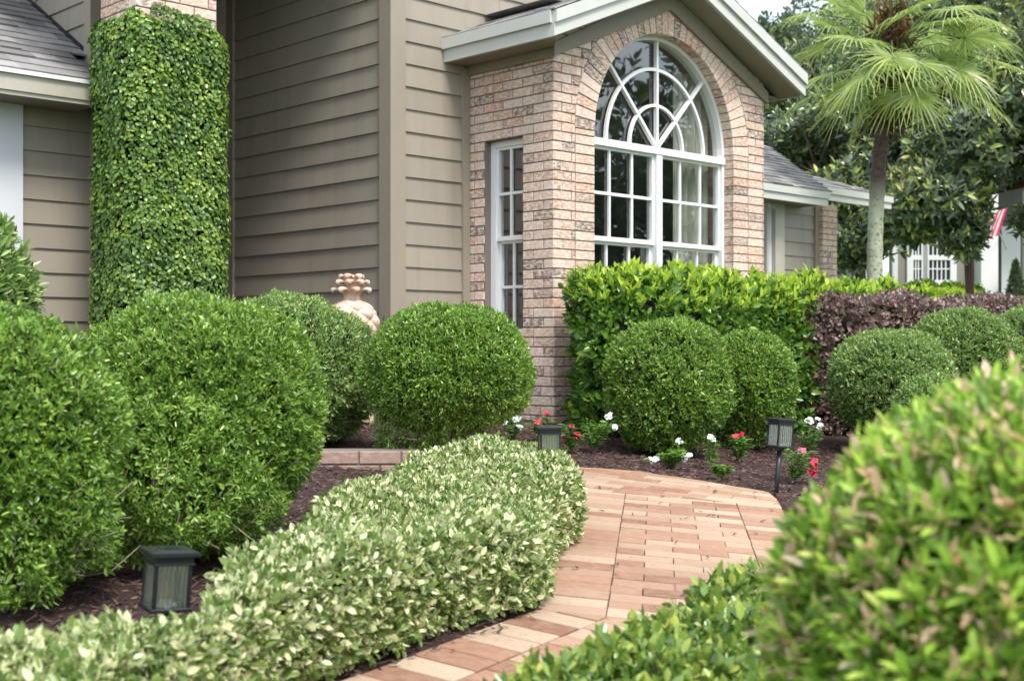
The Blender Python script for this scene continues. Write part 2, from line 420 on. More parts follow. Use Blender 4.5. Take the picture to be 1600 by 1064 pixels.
def sprigs(S, Nn, rng, k=6, stem=0.04, L=0.022, W=0.010, up=0.25, jit=0.55, alpha=0.9, curl=0.15, lv=0.3):
    n = len(S)
    T = N3(Nn + np.array([0, 0, up]) + rng.normal(size=(n, 3)) * jit)
    A = N3(np.cross(T, rng.normal(size=(n, 3)))); B = np.cross(T, A)
    out = []
    for i in range(k):
        f = (i + 0.5) / k; an = 2.4 * i + rng.random(n) * 1.2
        R = A * np.cos(an)[:, None] + B * np.sin(an)[:, None]
        al = (alpha * (1.15 - 0.75 * f) + rng.normal(size=n) * 0.2)[:, None]
        D = T * np.cos(al) + R * np.sin(al); Nf = T * np.sin(al) - R * np.cos(al)
        sc = (1 + rng.normal(size=n) * lv).clip(0.45, 1.7)
        out.append(leaf_data(S + T * stem * (f - 0.6), D, Nf + rng.normal(size=(n, 3)) * 0.25, L * sc, W * sc, curl))
    return np.concatenate(out)

def ball_points(n, R, rng, seed=1, bump=0.05, flat=0.0, power=2.3, shell=0.06):
    d = N3(rng.normal(size=(n, 3)))
    a = np.abs(d) ** power
    r = (a.sum(1)) ** (-1 / power)
    hol = np.clip(noise3(d, 24, seed + 5) - .55, 0, 1)
    r = r * (1 + bump * noise3(d, 5, seed) + bump * 0.5 * noise3(d, 14, seed + 1) + .018 * noise3(d, 38, seed + 2)) - rng.random(n) ** 1.5 * shell - hol * .12
    p = d * r[:, None] * np.array(R)
    return p, N3(d / np.array(R))

def core_ball(R, s=0.86, seed=1, power=2.3, bump=0.05, nu=32, nv=20):
    mb = MB(); vs = []
    for j in range(nv + 1):
        th = math.pi * j / nv
        for i in range(nu):
            ph = 2 * math.pi * i / nu; vs.append((math.sin(th) * math.cos(ph), math.sin(th) * math.sin(ph), math.cos(th)))
    d = np.array(vs); r = (np.abs(d) ** power).sum(1) ** (-1 / power) * (1 + bump * noise3(d, 5, seed)) * s
    v = d * r[:, None] * np.array(R)
    fs = [(j * nu + i, (j + 1) * nu + i, (j + 1) * nu + (i + 1) % nu, j * nu + (i + 1) % nu) for j in range(nv) for i in range(nu)]
    mb.add(v, fs, 0, True); return mb

def Gz(x, y):
    """lie of the land: rises away from the path's low end and falls to the right"""
    y2 = min(max(y, -6), 11.0); x2 = min(max(x, -6), 5.0)
    return 0.05 * y2 - 0.07 * x2
def Gv(P):
    return 0.05 * np.clip(P[:, 1], -6, 11.0) - 0.07 * np.clip(P[:, 0], -6, 5.0)
def at(px, Y, py=None, z=None):
    X = (px - 800) / 2000 * Y
    if py is not None: return (X, Y, CH - (py - 538) / 2000 * Y)
    return (X, Y, Gz(X, Y) if z is None else z)
def onground(px, py):
    Y = 0.952 / ((py - 538) / 2000 + 0.05 - 0.07 * (px - 800) / 2000)
    X = (px - 800) / 2000 * Y; return (X, Y, Gz(X, Y))

# ------------------------------------------------------------------ ground
def inpoly(P, poly):
    x, y = P[:, 0], P[:, 1]; c = np.zeros(len(P), bool); n = len(poly)
    for i in range(n):
        x1, y1 = poly[i]; x2, y2 = poly[(i + 1) % n]
        k = ((y1 > y) != (y2 > y)) & (x < (x2 - x1) * (y - y1) / (y2 - y1 + 1e-12) + x1); c ^= k
    return c
O1 = np.array((0.272, 3.70)); u1 = N3(np.array((0.25, 2.2))); r1 = np.array((u1[1], -u1[0]))
def F1(r, u): return tuple(O1 + r1 * r + u1 * u)
main_poly = [F1(-0.205, 0), F1(0.713, 0), F1(0.713, 2.26), F1(-0.205, 2.26)]
far_poly = [F1(-0.95, 2.26), F1(0.713, 2.26), (1.262, 6.12), (1.262, 6.30), (0.978, 6.52), (0.67, 6.70), (0.368, 6.71), (-0.35, 6.45)]
u2 = N3(np.array((0.498, 0.83))); r2 = np.array((u2[1], -u2[0])); O2 = np.array((-0.413, 2.95))
def F2(r, u): return tuple(O2 + r2 * r + u2 * u)
low_poly = [F2(0, -3.2), F2(1.1, -3.2), F2(1.1, 0.9), (F1(0.713, 0)), F1(-0.205, 0)]
path_polys = [main_poly, far_poly, low_poly]

def grid(x0, x1, y0, y1, n, m, zf):
    X, Y = np.meshgrid(np.linspace(x0, x1, n), np.linspace(y0, y1, m)); P = np.stack([X.ravel(), Y.ravel()], 1)
    Z = zf(P); V = np.column_stack([P, Z])
    i = np.arange((m - 1) * (n - 1)); a = i // (n - 1) * n + i % (n - 1)
    return V, np.stack([a, a + 1, a + n + 1, a + n], 1)
mb = MB()
xs = [-900, -200, -60, -20, -6, 0, 5, 12, 20, 60, 200, 900]; ys = [-900, -200, -60, -6, 0, 5, 11, 20, 60, 200, 900]
vs_ = [(x, y, Gz(x, y) - 0.05) for y in ys for x in xs]
mb.add(vs_, [(j * 12 + i, j * 12 + i + 1, j * 12 + i + 13, j * 12 + i + 12) for j in range(10) for i in range(11)])
mb.build('ground', M['grass'], kind='structure')
def bedz(P):
    z = Gv(P) + 0.012 * noise3(np.column_stack([P, 0 * P[:, 0]]), 3, 5) + 0.008 * noise3(np.column_stack([P, 0 * P[:, 0]]), 17, 6) - 0.008
    for pl in path_polys:
        z = np.where(inpoly(P, pl), Gv(P) - 0.045, z)
    return z
V, Fq = grid(-6, 6, 0.3, 13.5, 241, 265, bedz)
mb = MB(); mb.add(V, [tuple(f) for f in Fq], 0, True)
mb.build('mulch_bed', M['mulch'], kind='structure')

# bark chips
n = 60000
P = np.column_stack([RG.uniform(-2.6, 2.4, n), RG.uniform(2.3, 8.6, n)])
P = P[np.abs(P[:, 0]) < P[:, 1] * 0.45]
m = np.ones(len(P), bool)
for pl in path_polys: m &= ~inpoly(P, pl)
P = P[m]; z = bedz(P) + RG.random(len(P)) * 0.012
an = RG.random(len(P)) * 6.28
D = np.column_stack([np.cos(an), np.sin(an), RG.normal(size=len(P)) * 0.22])
Nn = N3(np.column_stack([RG.normal(size=(len(P), 2)) * 0.45, np.ones(len(P))]))
L = RG.uniform(0.015, 0.05, len(P))
leaf_mesh('bark_chips', [(leaf_data(np.column_stack([P, z]), D, Nn, L, RG.uniform(0.004, 0.010, len(P)), -0.05, -0.3), 0)], M['chip'],
          label='dark reddish brown shredded bark mulch covering the planting beds', cat='mulch', kind='stuff')

# ------------------------------------------------------------------ path
def clip(poly, cl):
    out = list(poly); n = len(cl)
    for i in range(n):
        a = cl[i]; b = cl[(i + 1) % n]; res = []
        side = lambda p: (b[0] - a[0]) * (p[1] - a[1]) - (b[1] - a[1]) * (p[0] - a[0])
        for k in range(len(out)):
            p = out[k]; q = out[(k + 1) % len(out)]; sp, sq = side(p), side(q)
            if sp >= 0: res.append(p)
            if sp * sq < 0:
                t_ = sp / (sp - sq); res.append((p[0] + (q[0] - p[0]) * t_, p[1] + (q[1] - p[1]) * t_))
        out = res
        if len(out) < 3: return []
    return out
def area(p): return 0.5 * sum(p[i][0] * p[(i + 1) % len(p)][1] - p[(i + 1) % len(p)][0] * p[i][1] for i in range(len(p)))
def ccw(p): return p if area(p) > 0 else p[::-1]
pv = MB()
def lay(Fx, a0, a1, b0, b1, L, Wd, cl=None, off=0.5, gap=0.0014):
    """running bond: bricks long in a, rows step in b"""
    j = 0; b = b0
    while b < b1 - 0.01:
        a = a0 - L * ((j * off) % 1.0)
        while a < a1 - 0.01:
            x0, x1 = max(a, a0), min(a + L, a1)
            if x1 - x0 > 0.02:
                gb = .0032; q = [Fx(x0 + gap, b + gb), Fx(x1 - gap, b + gb), Fx(x1 - gap, b + Wd - gb), Fx(x0 + gap, b + Wd - gb)]
                jx = random.uniform(-.0012, .0012); q = [(p[0] + jx, p[1] + random.uniform(-.001, .001)) for p in q]
                if cl: q = clip(ccw(q), cl)
                if len(q) >= 3 and abs(area(q)) > 0.0008:
                    dz = random.uniform(-0.0015, 0.0015)
                    pv.hexa(ccw(q), -0.03, dz, 0, 0.0018, Gz)
            a += L
        j += 1; b += Wd
W_ = 0.1009
lay(F1, -0.203, 0.0, 0, 2.23, 0.203, W_, off=0)
lay(F1, 0, 0.508, 0, 2.23, 0.2032, W_)
lay(F1, 0.508, 0.711, 0, 2.23, 0.203, W_, off=0)
# far turn: bricks laid along another line, edged by a soldier course
farc = ccw(far_poly)
u3 = N3(np.array((0.93, -0.36))); r3 = np.array((-u3[1], u3[0])); O3 = np.array((-1.2, 6.2))
def F3(a, b): return tuple(O3 + u3 * a + r3 * b)
for i in range(len(farc)): pass
inner = [F1(-0.95, 2.262), F1(0.713, 2.262), (1.262, 6.12), (1.262, 6.30), (0.978, 6.52), (0.67, 6.70), (0.368, 6.71), (-0.35, 6.45)]
lay(F3, -0.5, 3.2, -1.6, 2.0, 0.2032, W_, ccw(inner))
# low turn
lowf = [F2(0.207, -3.2), F2(1.1, -3.2), F2(1.1, 0.9), F1(0.713, -0.002), F1(-0.205, -0.002)]
lay(F2, 0.0, 0.203, -3.2, 1.2, 0.203, 0.106, ccw(low_poly), off=0, gap=0.0024)
lay(F2, 0.207, 1.1, -3.2, 1.2, 0.2032, W_, ccw([F2(0.205, -3.2), F2(1.1, -3.2), F2(1.1, 0.55), F1(0.713, -0.003), F1(-0.205, -0.003)]))
for pl in path_polys:
    c = ccw(pl); pv.add([(x, y, Gz(x, y) - 0.008) for x, y in c], [tuple(range(len(c)))], 1)
pv.build('path', [M['paver'], M['joint']], kind='structure')
# a few dead leaves and twigs lying on the bricks
db = []
for px, py in ((1120, 771), (905, 820), (898, 889), (880, 889), (1180, 778), (1205, 800), (1190, 816), (978, 960), (990, 806), (831, 971), (1048, 850), (1100, 800)) + tuple((random.uniform(870, 1200), random.uniform(748, 960)) for _ in range(22)) + tuple((560 + k * 20 + random.uniform(-8, 8), 1052 - k * 6.5 + random.uniform(-3, 8)) for k in range(14)):
    x, y, z_ = onground(px, py); an = random.uniform(0, 6.28)
    for k in range(random.choice((1, 1, 2))):
        db.append(((x + random.uniform(-.02, .02), y + random.uniform(-.02, .02), z_ + 0.004), (math.cos(an), math.sin(an), 0.08)))
        an += 1.3
db = [np.array([d[i] for d in db]) for i in (0, 1)]
leaf_mesh('leaf_litter', [(leaf_data(db[0], db[1], np.tile((0, 0, 1.), (len(db[0]), 1)), RG.uniform(0.015, 0.04, len(db[0])), RG.uniform(0.004, 0.012, len(db[0])), -0.2), 0)], M['chip'],
          label='small dead leaves and twigs scattered on the brick path', cat='leaf litter', kind='stuff')

# ------------------------------------------------------------------ house (local frame: x along the front, y into the house)
HA = math.radians(44)
HO = (0.286, 8.8, 0.0)
house = empty('house', HO, HA, label='taupe lap-sided house with a brick gable around a tall arched white window', cat='house')
def hz(zrel): return CH + zrel            # heights were read off relative to the eye
def h2w(x, y): return (HO[0] + x * math.cos(HA) - y * math.sin(HA), HO[1] + x * math.sin(HA) + y * math.cos(HA))
FR = lambda y: ((0, y, 0), (1, 0, 0), (0, -1, 0))                # wall facing the front
FL = lambda x: ((x, 0, 0), (0, -1, 0), (-1, 0, 0))               # wall facing left: u = -y
W = 2.486; CX = 1.243; SPR = hz(1.47); RAD = 0.82; SL = 0.42; EAVE = hz(2.04); BR = 0.2032; CO = 0.0677
GB = hz(-0.62)                                                   # below grade
ZP = hz(-0.154)                                                  # top of the projecting plinth

def course_bricks(mb, Fm, z, hc, x0, x1, phase, d0=0.0, depth=0.02, xa=None, xb=None, g=0.0042):
    """bricks of one course between x0/x1 (bottom) and xa/xb (top); joints on a common bond"""
    xa = x0 if xa is None else xa; xb = x1 if xb is None else xb
    lo, hi = min(x0, xa), max(x1, xb)
    if hi - lo < 0.02: return
    k = math.floor((lo - phase) / BR); xs = []
    x = phase + k * BR
    while x < hi: xs.append(x); x += BR
    for x in xs:
        bl, br_, tl, tr = max(x, x0) + g, min(x + BR, x1) - g, max(x, xa) + g, min(x + BR, xb) - g
        if br_ - bl < 0.006 and tr - tl < 0.006: continue
        if br_ < bl: br_ = bl = (bl + br_) / 2
        if tr < tl: tr = tl = (tl + tr) / 2
        j = random.uniform(-.0012, .0012)
        mb.quadbrick(Fm, [(bl, z + g), (br_, z + g), (tr, z + hc - g), (tl, z + hc - g)], depth, 0.003, 0, d0 + random.uniform(-.0012, .0012))
def mortar(mb, Fm, q, d):
    O, U, Nn = Fm
    mb.add([(O[0] + U[0] * x + Nn[0] * d, O[1] + U[1] * x + Nn[1] * d, O[2] + z) for x, z in q], [tuple(range(len(q)))], 1)

bw = MB()
def ringx(z, R):
    d = z - SPA
    if d <= 0: return R
    return math.sqrt(R * R - d * d) if d < R else 0.0
RO = RAD + BR; SPA = SPR + .042
z = GB; row = 0
base_rows = int(round((SPR - GB) / CO)); z = SPR - base_rows * CO
while z < hz(2.72):
    zt = z + CO; ph = (row % 2) * BR / 2
    def lim(zz):
        d = (zz - (EAVE + 0.10)) / SL
        return max(0, d), min(W, W - d)
    (l0, r0), (l1, r1_) = lim(z), lim(zt)
    front = 0.028 if zt <= ZP + 0.001 else 0.0
    Ff = FR(-front)
    sill = hz(0.03)
    if z > SPR + RO or r0 <= l0: pass
    if z < SPR - 0.001:
        if z >= sill - 0.001:
            a, b = CX - RO, CX + RO
            course_bricks(bw, Ff, z, CO, 0, a, ph - 0.02, front * 0)
            course_bricks(bw, Ff, z, CO, b, W, b)
            for p in (CX - RO, CX + RAD): course_bricks(bw, Ff, z, CO, p, p + BR, p, 0, 0.11)
            for s0, s1 in ((0, CX - RAD), (CX + RAD, W)): mortar(bw, Ff, [(s0, z), (s1, z), (s1, zt), (s0, zt)], -0.007)
        else:
            course_bricks(bw, Ff, z, CO, -front, W + front, ph)
            mortar(bw, Ff, [(-front, z), (W + front, z), (W + front, zt), (-front, zt)], -0.007)
    else:
        i0, i1 = ringx(z, RO), ringx(zt, RO)
        if i0 > 0 or i1 > 0:
            course_bricks(bw, Ff, z, CO, l0, CX - i0, ph - 0.02, xa=l1, xb=CX - i1)
            course_bricks(bw, Ff, z, CO, CX + i0, r0, ph + 0.03, xa=CX + i1, xb=r1_)
            m0, m1 = ringx(z, RO - 0.1), ringx(zt, RO - 0.1)
            mortar(bw, Ff, [(l0, z), (CX - m0, z), (CX - m1, zt), (l1, zt)], -0.007)
            mortar(bw, Ff, [(CX + m0, z), (r0, z), (r1_, zt), (CX + m1, zt)], -0.007)
        elif r0 > l0 and r1_ > l1:
            course_bricks(bw, Ff, z, CO, l0, r0, ph, xa=l1, xb=r1_)
            mortar(bw, Ff, [(l0, z), (r0, z), (r1_, zt), (l1, zt)], -0.007)
    # left side of the bump-out, u = -y
    if z < hz(2.06):
        SF = FL(-front); d = 0.887
        so0, so1 = -0.70, -0.308        # side window opening in u
        if zt <= SPR + 0.001 and z >= sill - 0.001:
            course_bricks(bw, SF, z, CO, -d, so0, ph, 0, 0.09); course_bricks(bw, SF, z, CO, so1, 0, ph + BR / 2 - 0.1, 0, 0.09)
            mortar(bw, SF, [(-d, z), (so0, z), (so0, zt), (-d, zt)], -0.007); mortar(bw, SF, [(so1, z), (0, z), (0, zt), (so1, zt)], -0.007)
        else:
            if abs(zt - ZP) < CO * 0.55 and front:    # rowlock course on the plinth
                x = -d
                while x < front - 0.03:
                    bw.quadbrick(SF, [(x + .004, z + .004), (min(x + .068, front) - .004, z + .004), (min(x + .068, front) - .004, zt - .002), (x + .004, zt - .002)], 0.06, .003); x += .068
            else: course_bricks(bw, SF, z, CO, -d, front, ph + BR / 2, 0, 0.03)
            mortar(bw, SF, [(-d, z), (front, z), (front, zt), (-d, zt)], -0.007)
    z = zt; row += 1
# brick sill under the big window and plinth tops
bw.box((0, 0.0, ZP - 0.03), (W, 0.05, ZP - 0.006), 0)
# arch ring: radial wedges, a whole brick deep into the reveal
nr = 38
for i in range(nr):
    a0, a1 = math.pi * i / nr, math.pi * (i + 1) / nr
    g0, g1 = 0.0042 / RAD, 0.0042 / RO
    q = [(CX + RAD * math.cos(a0 + g0), SPA + RAD * math.sin(a0 + g0)), (CX + RO * math.cos(a0 + g1), SPA + RO * math.sin(a0 + g1)),
         (CX + RO * math.cos(a1 - g1), SPA + RO * math.sin(a1 - g1)), (CX + RAD * math.cos(a1 - g0), SPA + RAD * math.sin(a1 - g0))]
    bw.quadbrick(FR(0), q, 0.11, 0.003, 0, random.uniform(-.001, .002))
    R0 = RAD + 0.006
    qm = [(CX + R0 * math.cos(a0), SPA + R0 * math.sin(a0)), (CX + RO * math.cos(a0), SPA + RO * math.sin(a0)),
          (CX + RO * math.cos(a1), SPA + RO * math.sin(a1)), (CX + R0 * math.cos(a1), SPA + R0 * math.sin(a1))]
    mortar(bw, FR(0), qm, -0.0075)
    bw.add([(qm[0][0], .0075, qm[0][1]), (qm[3][0], .0075, qm[3][1]), (qm[3][0], .115, qm[3][1]), (qm[0][0], .115, qm[0][1])], [(0, 1, 2, 3)], 1)
for x in (CX - RAD - .005, CX + RAD + .005):
    bw.add([(x, .0075, sill), (x, .115, sill), (x, .115, SPA), (x, .0075, SPA)], [(0, 1, 2, 3)], 1)
bw.add([(CX - RAD - .01, 0.0, sill), (CX + RAD + .01, 0.0, sill), (CX + RAD + .01, .16, sill), (CX - RAD - .01, .16, sill)], [(0, 1, 2, 3)], 1)
for p in (CX - RO, CX + RAD): bw.quadbrick(FR(0), [(p + .004, SPR + .004), (p + BR - .004, SPR + .004), (p + BR - .004, SPA - .002), (p + .004, SPA - .002)], 0.11)
# reveal surfaces of the side window
for y in (0.308, 0.70): bw.add([(.0075, y, sill), (.1, y, sill), (.1, y, SPR), (.0075, y, SPR)], [(0, 1, 2, 3)], 1)
bw.add([(.0075, .308, SPR + .003), (.1, .308, SPR + .003), (.1, .70, SPR + .003), (.0075, .70, SPR + .003)], [(0, 1, 2, 3)], 1)
bw.add([(0.0, .308, sill + .002), (.1, .308, sill + .002), (.1, .70, sill + .002), (0.0, .70, sill + .002)], [(0, 1, 2, 3)], 1)
# right return of the bump-out
bw.add([(W - .007, 0, GB), (W - .007, .9, GB), (W - .007, .9, hz(2.06)), (W - .007, 0, hz(2.06))], [(0, 1, 2, 3)], 1)
bw.build('brick_wall', [M['brick'], M['mortar']], house)

# ---- big arched window
def bar(mb, x0, x1, z0, z1, y0, y1, b=0.004):
    mb.box((x0, y0, z0), (x1, y1, z1))
win = MB(); YF = 0.09
fw = 0.031
zs = hz(0.06)
bar(win, CX - RAD, CX - RAD + fw, sill, SPA, YF, YF + .09); bar(win, CX + RAD - fw, CX + RAD, sill, SPA, YF, YF + .09)
bar(win, CX - RAD + fw, CX + RAD - fw, sill, zs + .02, YF, YF + .09)
bar(win, CX - 0.034, CX + 0.034, zs + .02, SPR - .03, YF - .006, YF + .09)
bar(win, CX - RAD, CX + RAD, SPR - 0.03, SPR + 0.022, YF - .012, YF + .09)
def arc(mb, R, wd, y0, y1, n=40):
    for i in range(n):
        a0, a1 = math.pi * i / n, math.pi * (i + 1) / n
        P_ = [(CX + r * math.cos(a), (SPA if R == RAD else SPR + .02) + r * math.sin(a) * (1.0 if R == RAD else 1.03)) for r, a in ((R - wd, a0), (R, a0), (R, a1), (R - wd, a1))]
        vs = [(x, y0, z) for x, z in P_] + [(x, y1, z) for x, z in P_]
        mb.add(vs, [(0, 1, 2, 3), (7, 6, 5, 4), (0, 3, 7, 4), (1, 5, 6, 2)])
arc(win, RAD, fw, YF, YF + .09)
wobj = win.build('window', M['white'], house, label='tall white window with a fanlight arch over twin grilled sashes')
mu = MB()
for R, wd in ((0.59, 0.024), (0.325, 0.022)): arc(mu, R, wd, YF + .016, YF + .040)
for a in (45, 90, 135):
    a = math.radians(a); c, s_ = math.cos(a), math.sin(a); hw = .012
    p0, p1 = 0.02, RAD - .02
    P_ = [(CX + c * p0 - s_ * hw, SPR + .02 + s_ * p0 + c * hw), (CX + c * p1 - s_ * hw, SPR + .04 + s_ * p1 + c * hw), (CX + c * p1 + s_ * hw, SPR + .04 + s_ * p1 - c * hw), (CX + c * p0 + s_ * hw, SPR + .02 + s_ * p0 - c * hw)]
    vs = [(x, YF + .013, z) for x, z in P_] + [(x, YF + .043, z) for x, z in P_]
    mu.add(vs, [(3, 2, 1, 0), (4, 5, 6, 7), (0, 1, 5, 4), (1, 2, 6, 5), (2, 3, 7, 6), (3, 0, 4, 7)])
mu.build('fanlight_bars', M['white'], wobj)
gl = MB()
pts = [(CX + (RAD - .02) * math.cos(math.pi * i / 40), YF + .05, SPA + (RAD - .02) * math.sin(math.pi * i / 40)) for i in range(41)] + [(CX - RAD + .02, YF + .05, SPR), (CX + RAD - .02, YF + .05, SPR)]
gl.add(pts, [tuple(range(43))])
for sx in (-1, 1):
    xa, xb = (CX - RAD + fw, CX - .034) if sx < 0 else (CX + .034, CX + RAD - fw)
    up, lo = MB(), MB()
    zm = hz(0.764)
    for m_, z0, z1, y0 in ((up, zm - .012, SPR - .03, YF + .02), (lo, zs + .02, zm - .012, YF + .05)):
        t_ = 0.026
        bar(m_, xa, xa + t_, z0, z1, y0, y0 + .03); bar(m_, xb - t_, xb, z0, z1, y0, y0 + .03)
        bar(m_, xa + t_, xb - t_, z0, z0 + .034, y0 - .004, y0 + .03); bar(m_, xa + t_, xb - t_, z1 - .022, z1, y0, y0 + .03)
        for k in (1, 2):
            x = xa + (xb - xa) * k / 3; bar(m_, x - .010, x + .010, z0 + .03, z1 - .02, y0 + .002, y0 + .020)
        zc = (z0 + z1) / 2 + .004; bar(m_, xa + .02, xb - .02, zc - .011, zc + .011, y0 - .001, y0 + .022)
        gl.add([(xa, y0 + .024, z0), (xb, y0 + .024, z0), (xb, y0 + .024, z1), (xa, y0 + .024, z1)], [(0, 1, 2, 3)])
    up.build('sash', M['white'], wobj); lo.build('sash', M['white'], wobj)
gl.build('glass', M['glass'], wobj)
# ---- side window of the bump-out
sw = MB(); XF = 0.065
def sbar(m_, y0, y1, z0, z1, x0, x1): m_.box((x0, y0, z0), (x1, y1, z1))
y0_, y1_ = 0.308, 0.70
sbar(sw, y1_ - .05, y1_, sill, SPR, XF, XF + .08); sbar(sw, y0_, y0_ + .05, sill, SPR, XF, XF + .08)
sbar(sw, y0_ + .05, y1_ - .05, SPR - .045, SPR, XF, XF + .08); sbar(sw, y0_ + .05, y1_ - .05, sill, sill + .05, XF, XF + .08)
swo = sw.build('window', M['white'], house, label='narrow white window in the side of the brick bump-out')
ss = MB(); zm = hz(0.764)
for z0, z1, x0 in ((zm - .015, SPR - .045, XF + .012), (sill + .05, zm - .015, XF + .04)):
    a, b = y0_ + .05, y1_ - .05
    sbar(ss, a, a + .022, z0, z1, x0, x0 + .028); sbar(ss, b - .022, b, z0, z1, x0, x0 + .028)
    sbar(ss, a + .022, b - .022, z0, z0 + .032, x0 - .003, x0 + .028); sbar(ss, a + .022, b - .022, z1 - .02, z1, x0, x0 + .028)
    yc = (a + b) / 2; sbar(ss, yc - .010, yc + .010, z0 + .03, z1 - .018, x0 + .002, x0 + .018)
    zc = (z0 + z1) / 2; sbar(ss, a + .02, b - .02, zc - .010, zc + .010, x0, x0 + .02)
ss.build('sash', M['white'], swo)
gg = MB()
for z0, z1, x0 in ((zm, SPR - .045, XF + .034), (sill + .05, zm, XF + .062)): gg.add([(x0, y0_ + .05, z0), (x0, y1_ - .05, z0), (x0, y1_ - .05, z1), (x0, y0_ + .05, z1)], [(0, 1, 2, 3)])
gg.build('glass', M['glass'], swo)
# ---- room behind the glass
rm = MB()
rx0, rx1, ry0, ry1, rz0, rz1 = 0.16, W - 0.05, 0.2, 4.2, GB, hz(2.45)
rm.add([(rx0, .887, rz0), (-.6, .887, rz0), (-.6, ry1, rz0), (rx1, ry1, rz0), (rx1, ry0, rz0), (rx0, ry0, rz0)], [(0, 1, 2, 3, 4, 5)])
rm.add([(rx0, .887, rz1), (-.6, .95, rz1), (-.6, ry1, rz1), (rx1, ry1, rz1), (rx1, ry0, rz1), (rx0, ry0, rz1)], [(0, 1, 2, 3, 4, 5)])
rm.add([(-.6, ry1, rz0), (rx1, ry1, rz0), (rx1, ry1, rz1), (-.6, ry1, rz1)], [(0, 1, 2, 3)])
rm.add([(rx1, .13, rz0), (rx1, ry1, rz0), (rx1, ry1, rz1), (rx1, .13, rz1)], [(0, 1, 2, 3)])
rm.add([(-.6, 1.0, rz0), (-.6, ry1, rz0), (-.6, ry1, rz1), (-.6, 1.0, rz1)], [(0, 1, 2, 3)])
rm.add([(-.6, 1.0, rz0), (rx0 - .1, 1.0, rz0), (rx0 - .1, 1.0, rz1), (-.6, 1.0, rz1)], [(0, 1, 2, 3)])
rm.build('interior_wall', M['interior'], house)
cu = MB()
def curtain(xa, xb, y, z0, z1, folds):
    n_ = folds * 8; vs = []
    for i in range(n_ + 1):
        f = i / n_; x = xa + (xb - xa) * f; yy = y + .03 * math.sin(f * folds * 6.283) + .01 * math.sin(f * folds * 15)
        vs += [(x, yy, z0), (x, yy, z1)]
    cu.add(vs, [(2 * i, 2 * i + 2, 2 * i + 3, 2 * i + 1) for i in range(n_)], 0, True)
curtain(CX + .38, CX + .80, 0.26, GB + .1, hz(2.15), 5)
curtain(CX - 1.02, CX - .80, 0.34, GB + .1, hz(2.0), 3)
cu.build('curtain', M['curtain'], house)

# ---- lap siding
def siding(mb, Fm, spans, z0, z1, ex=0.159, zoff=0.0, d0=0.0):
    O, U, Nn = Fm
    z = z0 + zoff
    while z < z1:
        sp_ = [spans]
        if spans[1] - spans[0] > .6 and random.random() < .45:
            c_ = random.uniform(spans[0] + .15, spans[1] - .15); sp_ = [(spans[0], c_ - .0012), (c_ + .0012, spans[1])]
        for a, b in sp_:
            zt = min(z + ex, z1)
            if b - a < 0.01 or zt - z < 0.01: continue
            th0, th1 = 0.020 + d0, 0.005 + d0
            th0 += random.uniform(-.001, .001); s_ = random.uniform(-.0015, .0015)
            P_ = [(a, z + s_, th0), (b, z - s_, th0), (b, zt + .012, th1), (a, zt + .012, th1), (a, z + s_, -0.01), (b, z - s_, -0.01)]
            vs = [(O[0] + U[0] * x + Nn[0] * d, O[1] + U[1] * x + Nn[1] * d, O[2] + zz) for x, zz, d in P_]
            mb.add(vs, [(0, 1, 2, 3), (0, 4, 5, 1), (0, 3, 4), (1, 5, 2)])
        z += ex
ZR = hz(-0.62)
s1_ = MB(); siding(s1_, FR(.887), (-.62, -.03), ZR, hz(3.1), zoff=0.052)
siding(s1_, FR(.887), (-.03, 3.2), hz(2.1), hz(3.1), zoff=(ZR + .052 + 18 * .159 - hz(2.1)) - .159 * 0)
s1_.build('siding_wall', M['siding'], house)
s2_ = MB(); siding(s2_, FL(-.71), (-3.0, -.98), ZR, hz(3.3), zoff=0.052); s2_.build('siding_wall', M['siding'], house)
cb = MB()
cb.box((-.745, .855, ZR), (-.61, .880, hz(3.1))); cb.box((-.745, .882, ZR), (-.715, .985, hz(3.1)))   # corner boards
cb.box((-.07, .850, ZR), (-.004, .884, hz(2.02)))                                                     # board against the brick
cb.box((-.745, 2.90, ZR), (-.705, 3.0, hz(3.3)))
cb.build('corner_board', M['trim_taupe'], house)
ent = MB(); ent.box((-2.33, 3.02, ZR), (-.70, 3.1, hz(3.3)))
ent.box((-1.0, 2.97, ZR), (-.90, 3.018, hz(3.3))); ent.build('entry_wall', M['trim_taupe'], house)
# garage wall, its white door casing and corner board
g1 = MB(); siding(g1, FR(2.09), (-2.83, -2.355), ZR, hz(1.62), zoff=-0.02); g1.build('siding_wall', M['siding'], house)
g2 = MB(); g2.box((-3.25, 2.045, ZR), (-2.832, 2.11, hz(1.62))); g2.box((-3.30, 2.02, ZR), (-3.27, 2.11, hz(1.62)))
g2.box((-5.6, 2.09, ZR), (-3.30, 2.12, hz(1.30)))
g2.build('door_casing', M['white_cool'], house)
g3 = MB(); g3.box((-2.355, 2.055, ZR), (-2.28, 2.13, hz(1.62))); g3.box((-2.345, 2.10, hz(1.62)), (-2.25, 2.20, hz(3.4)))
g3.build('corner_board', M['trim_taupe'], house)
g4 = MB(); siding(g4, FL(-2.31), (-5.5, -2.2), hz(1.7), hz(3.8), zoff=0.02)
g4.box((-2.30, 2.2, ZR), (-2.25, 5.5, hz(3.8))); g4.build('siding_wall', M['siding'], house)

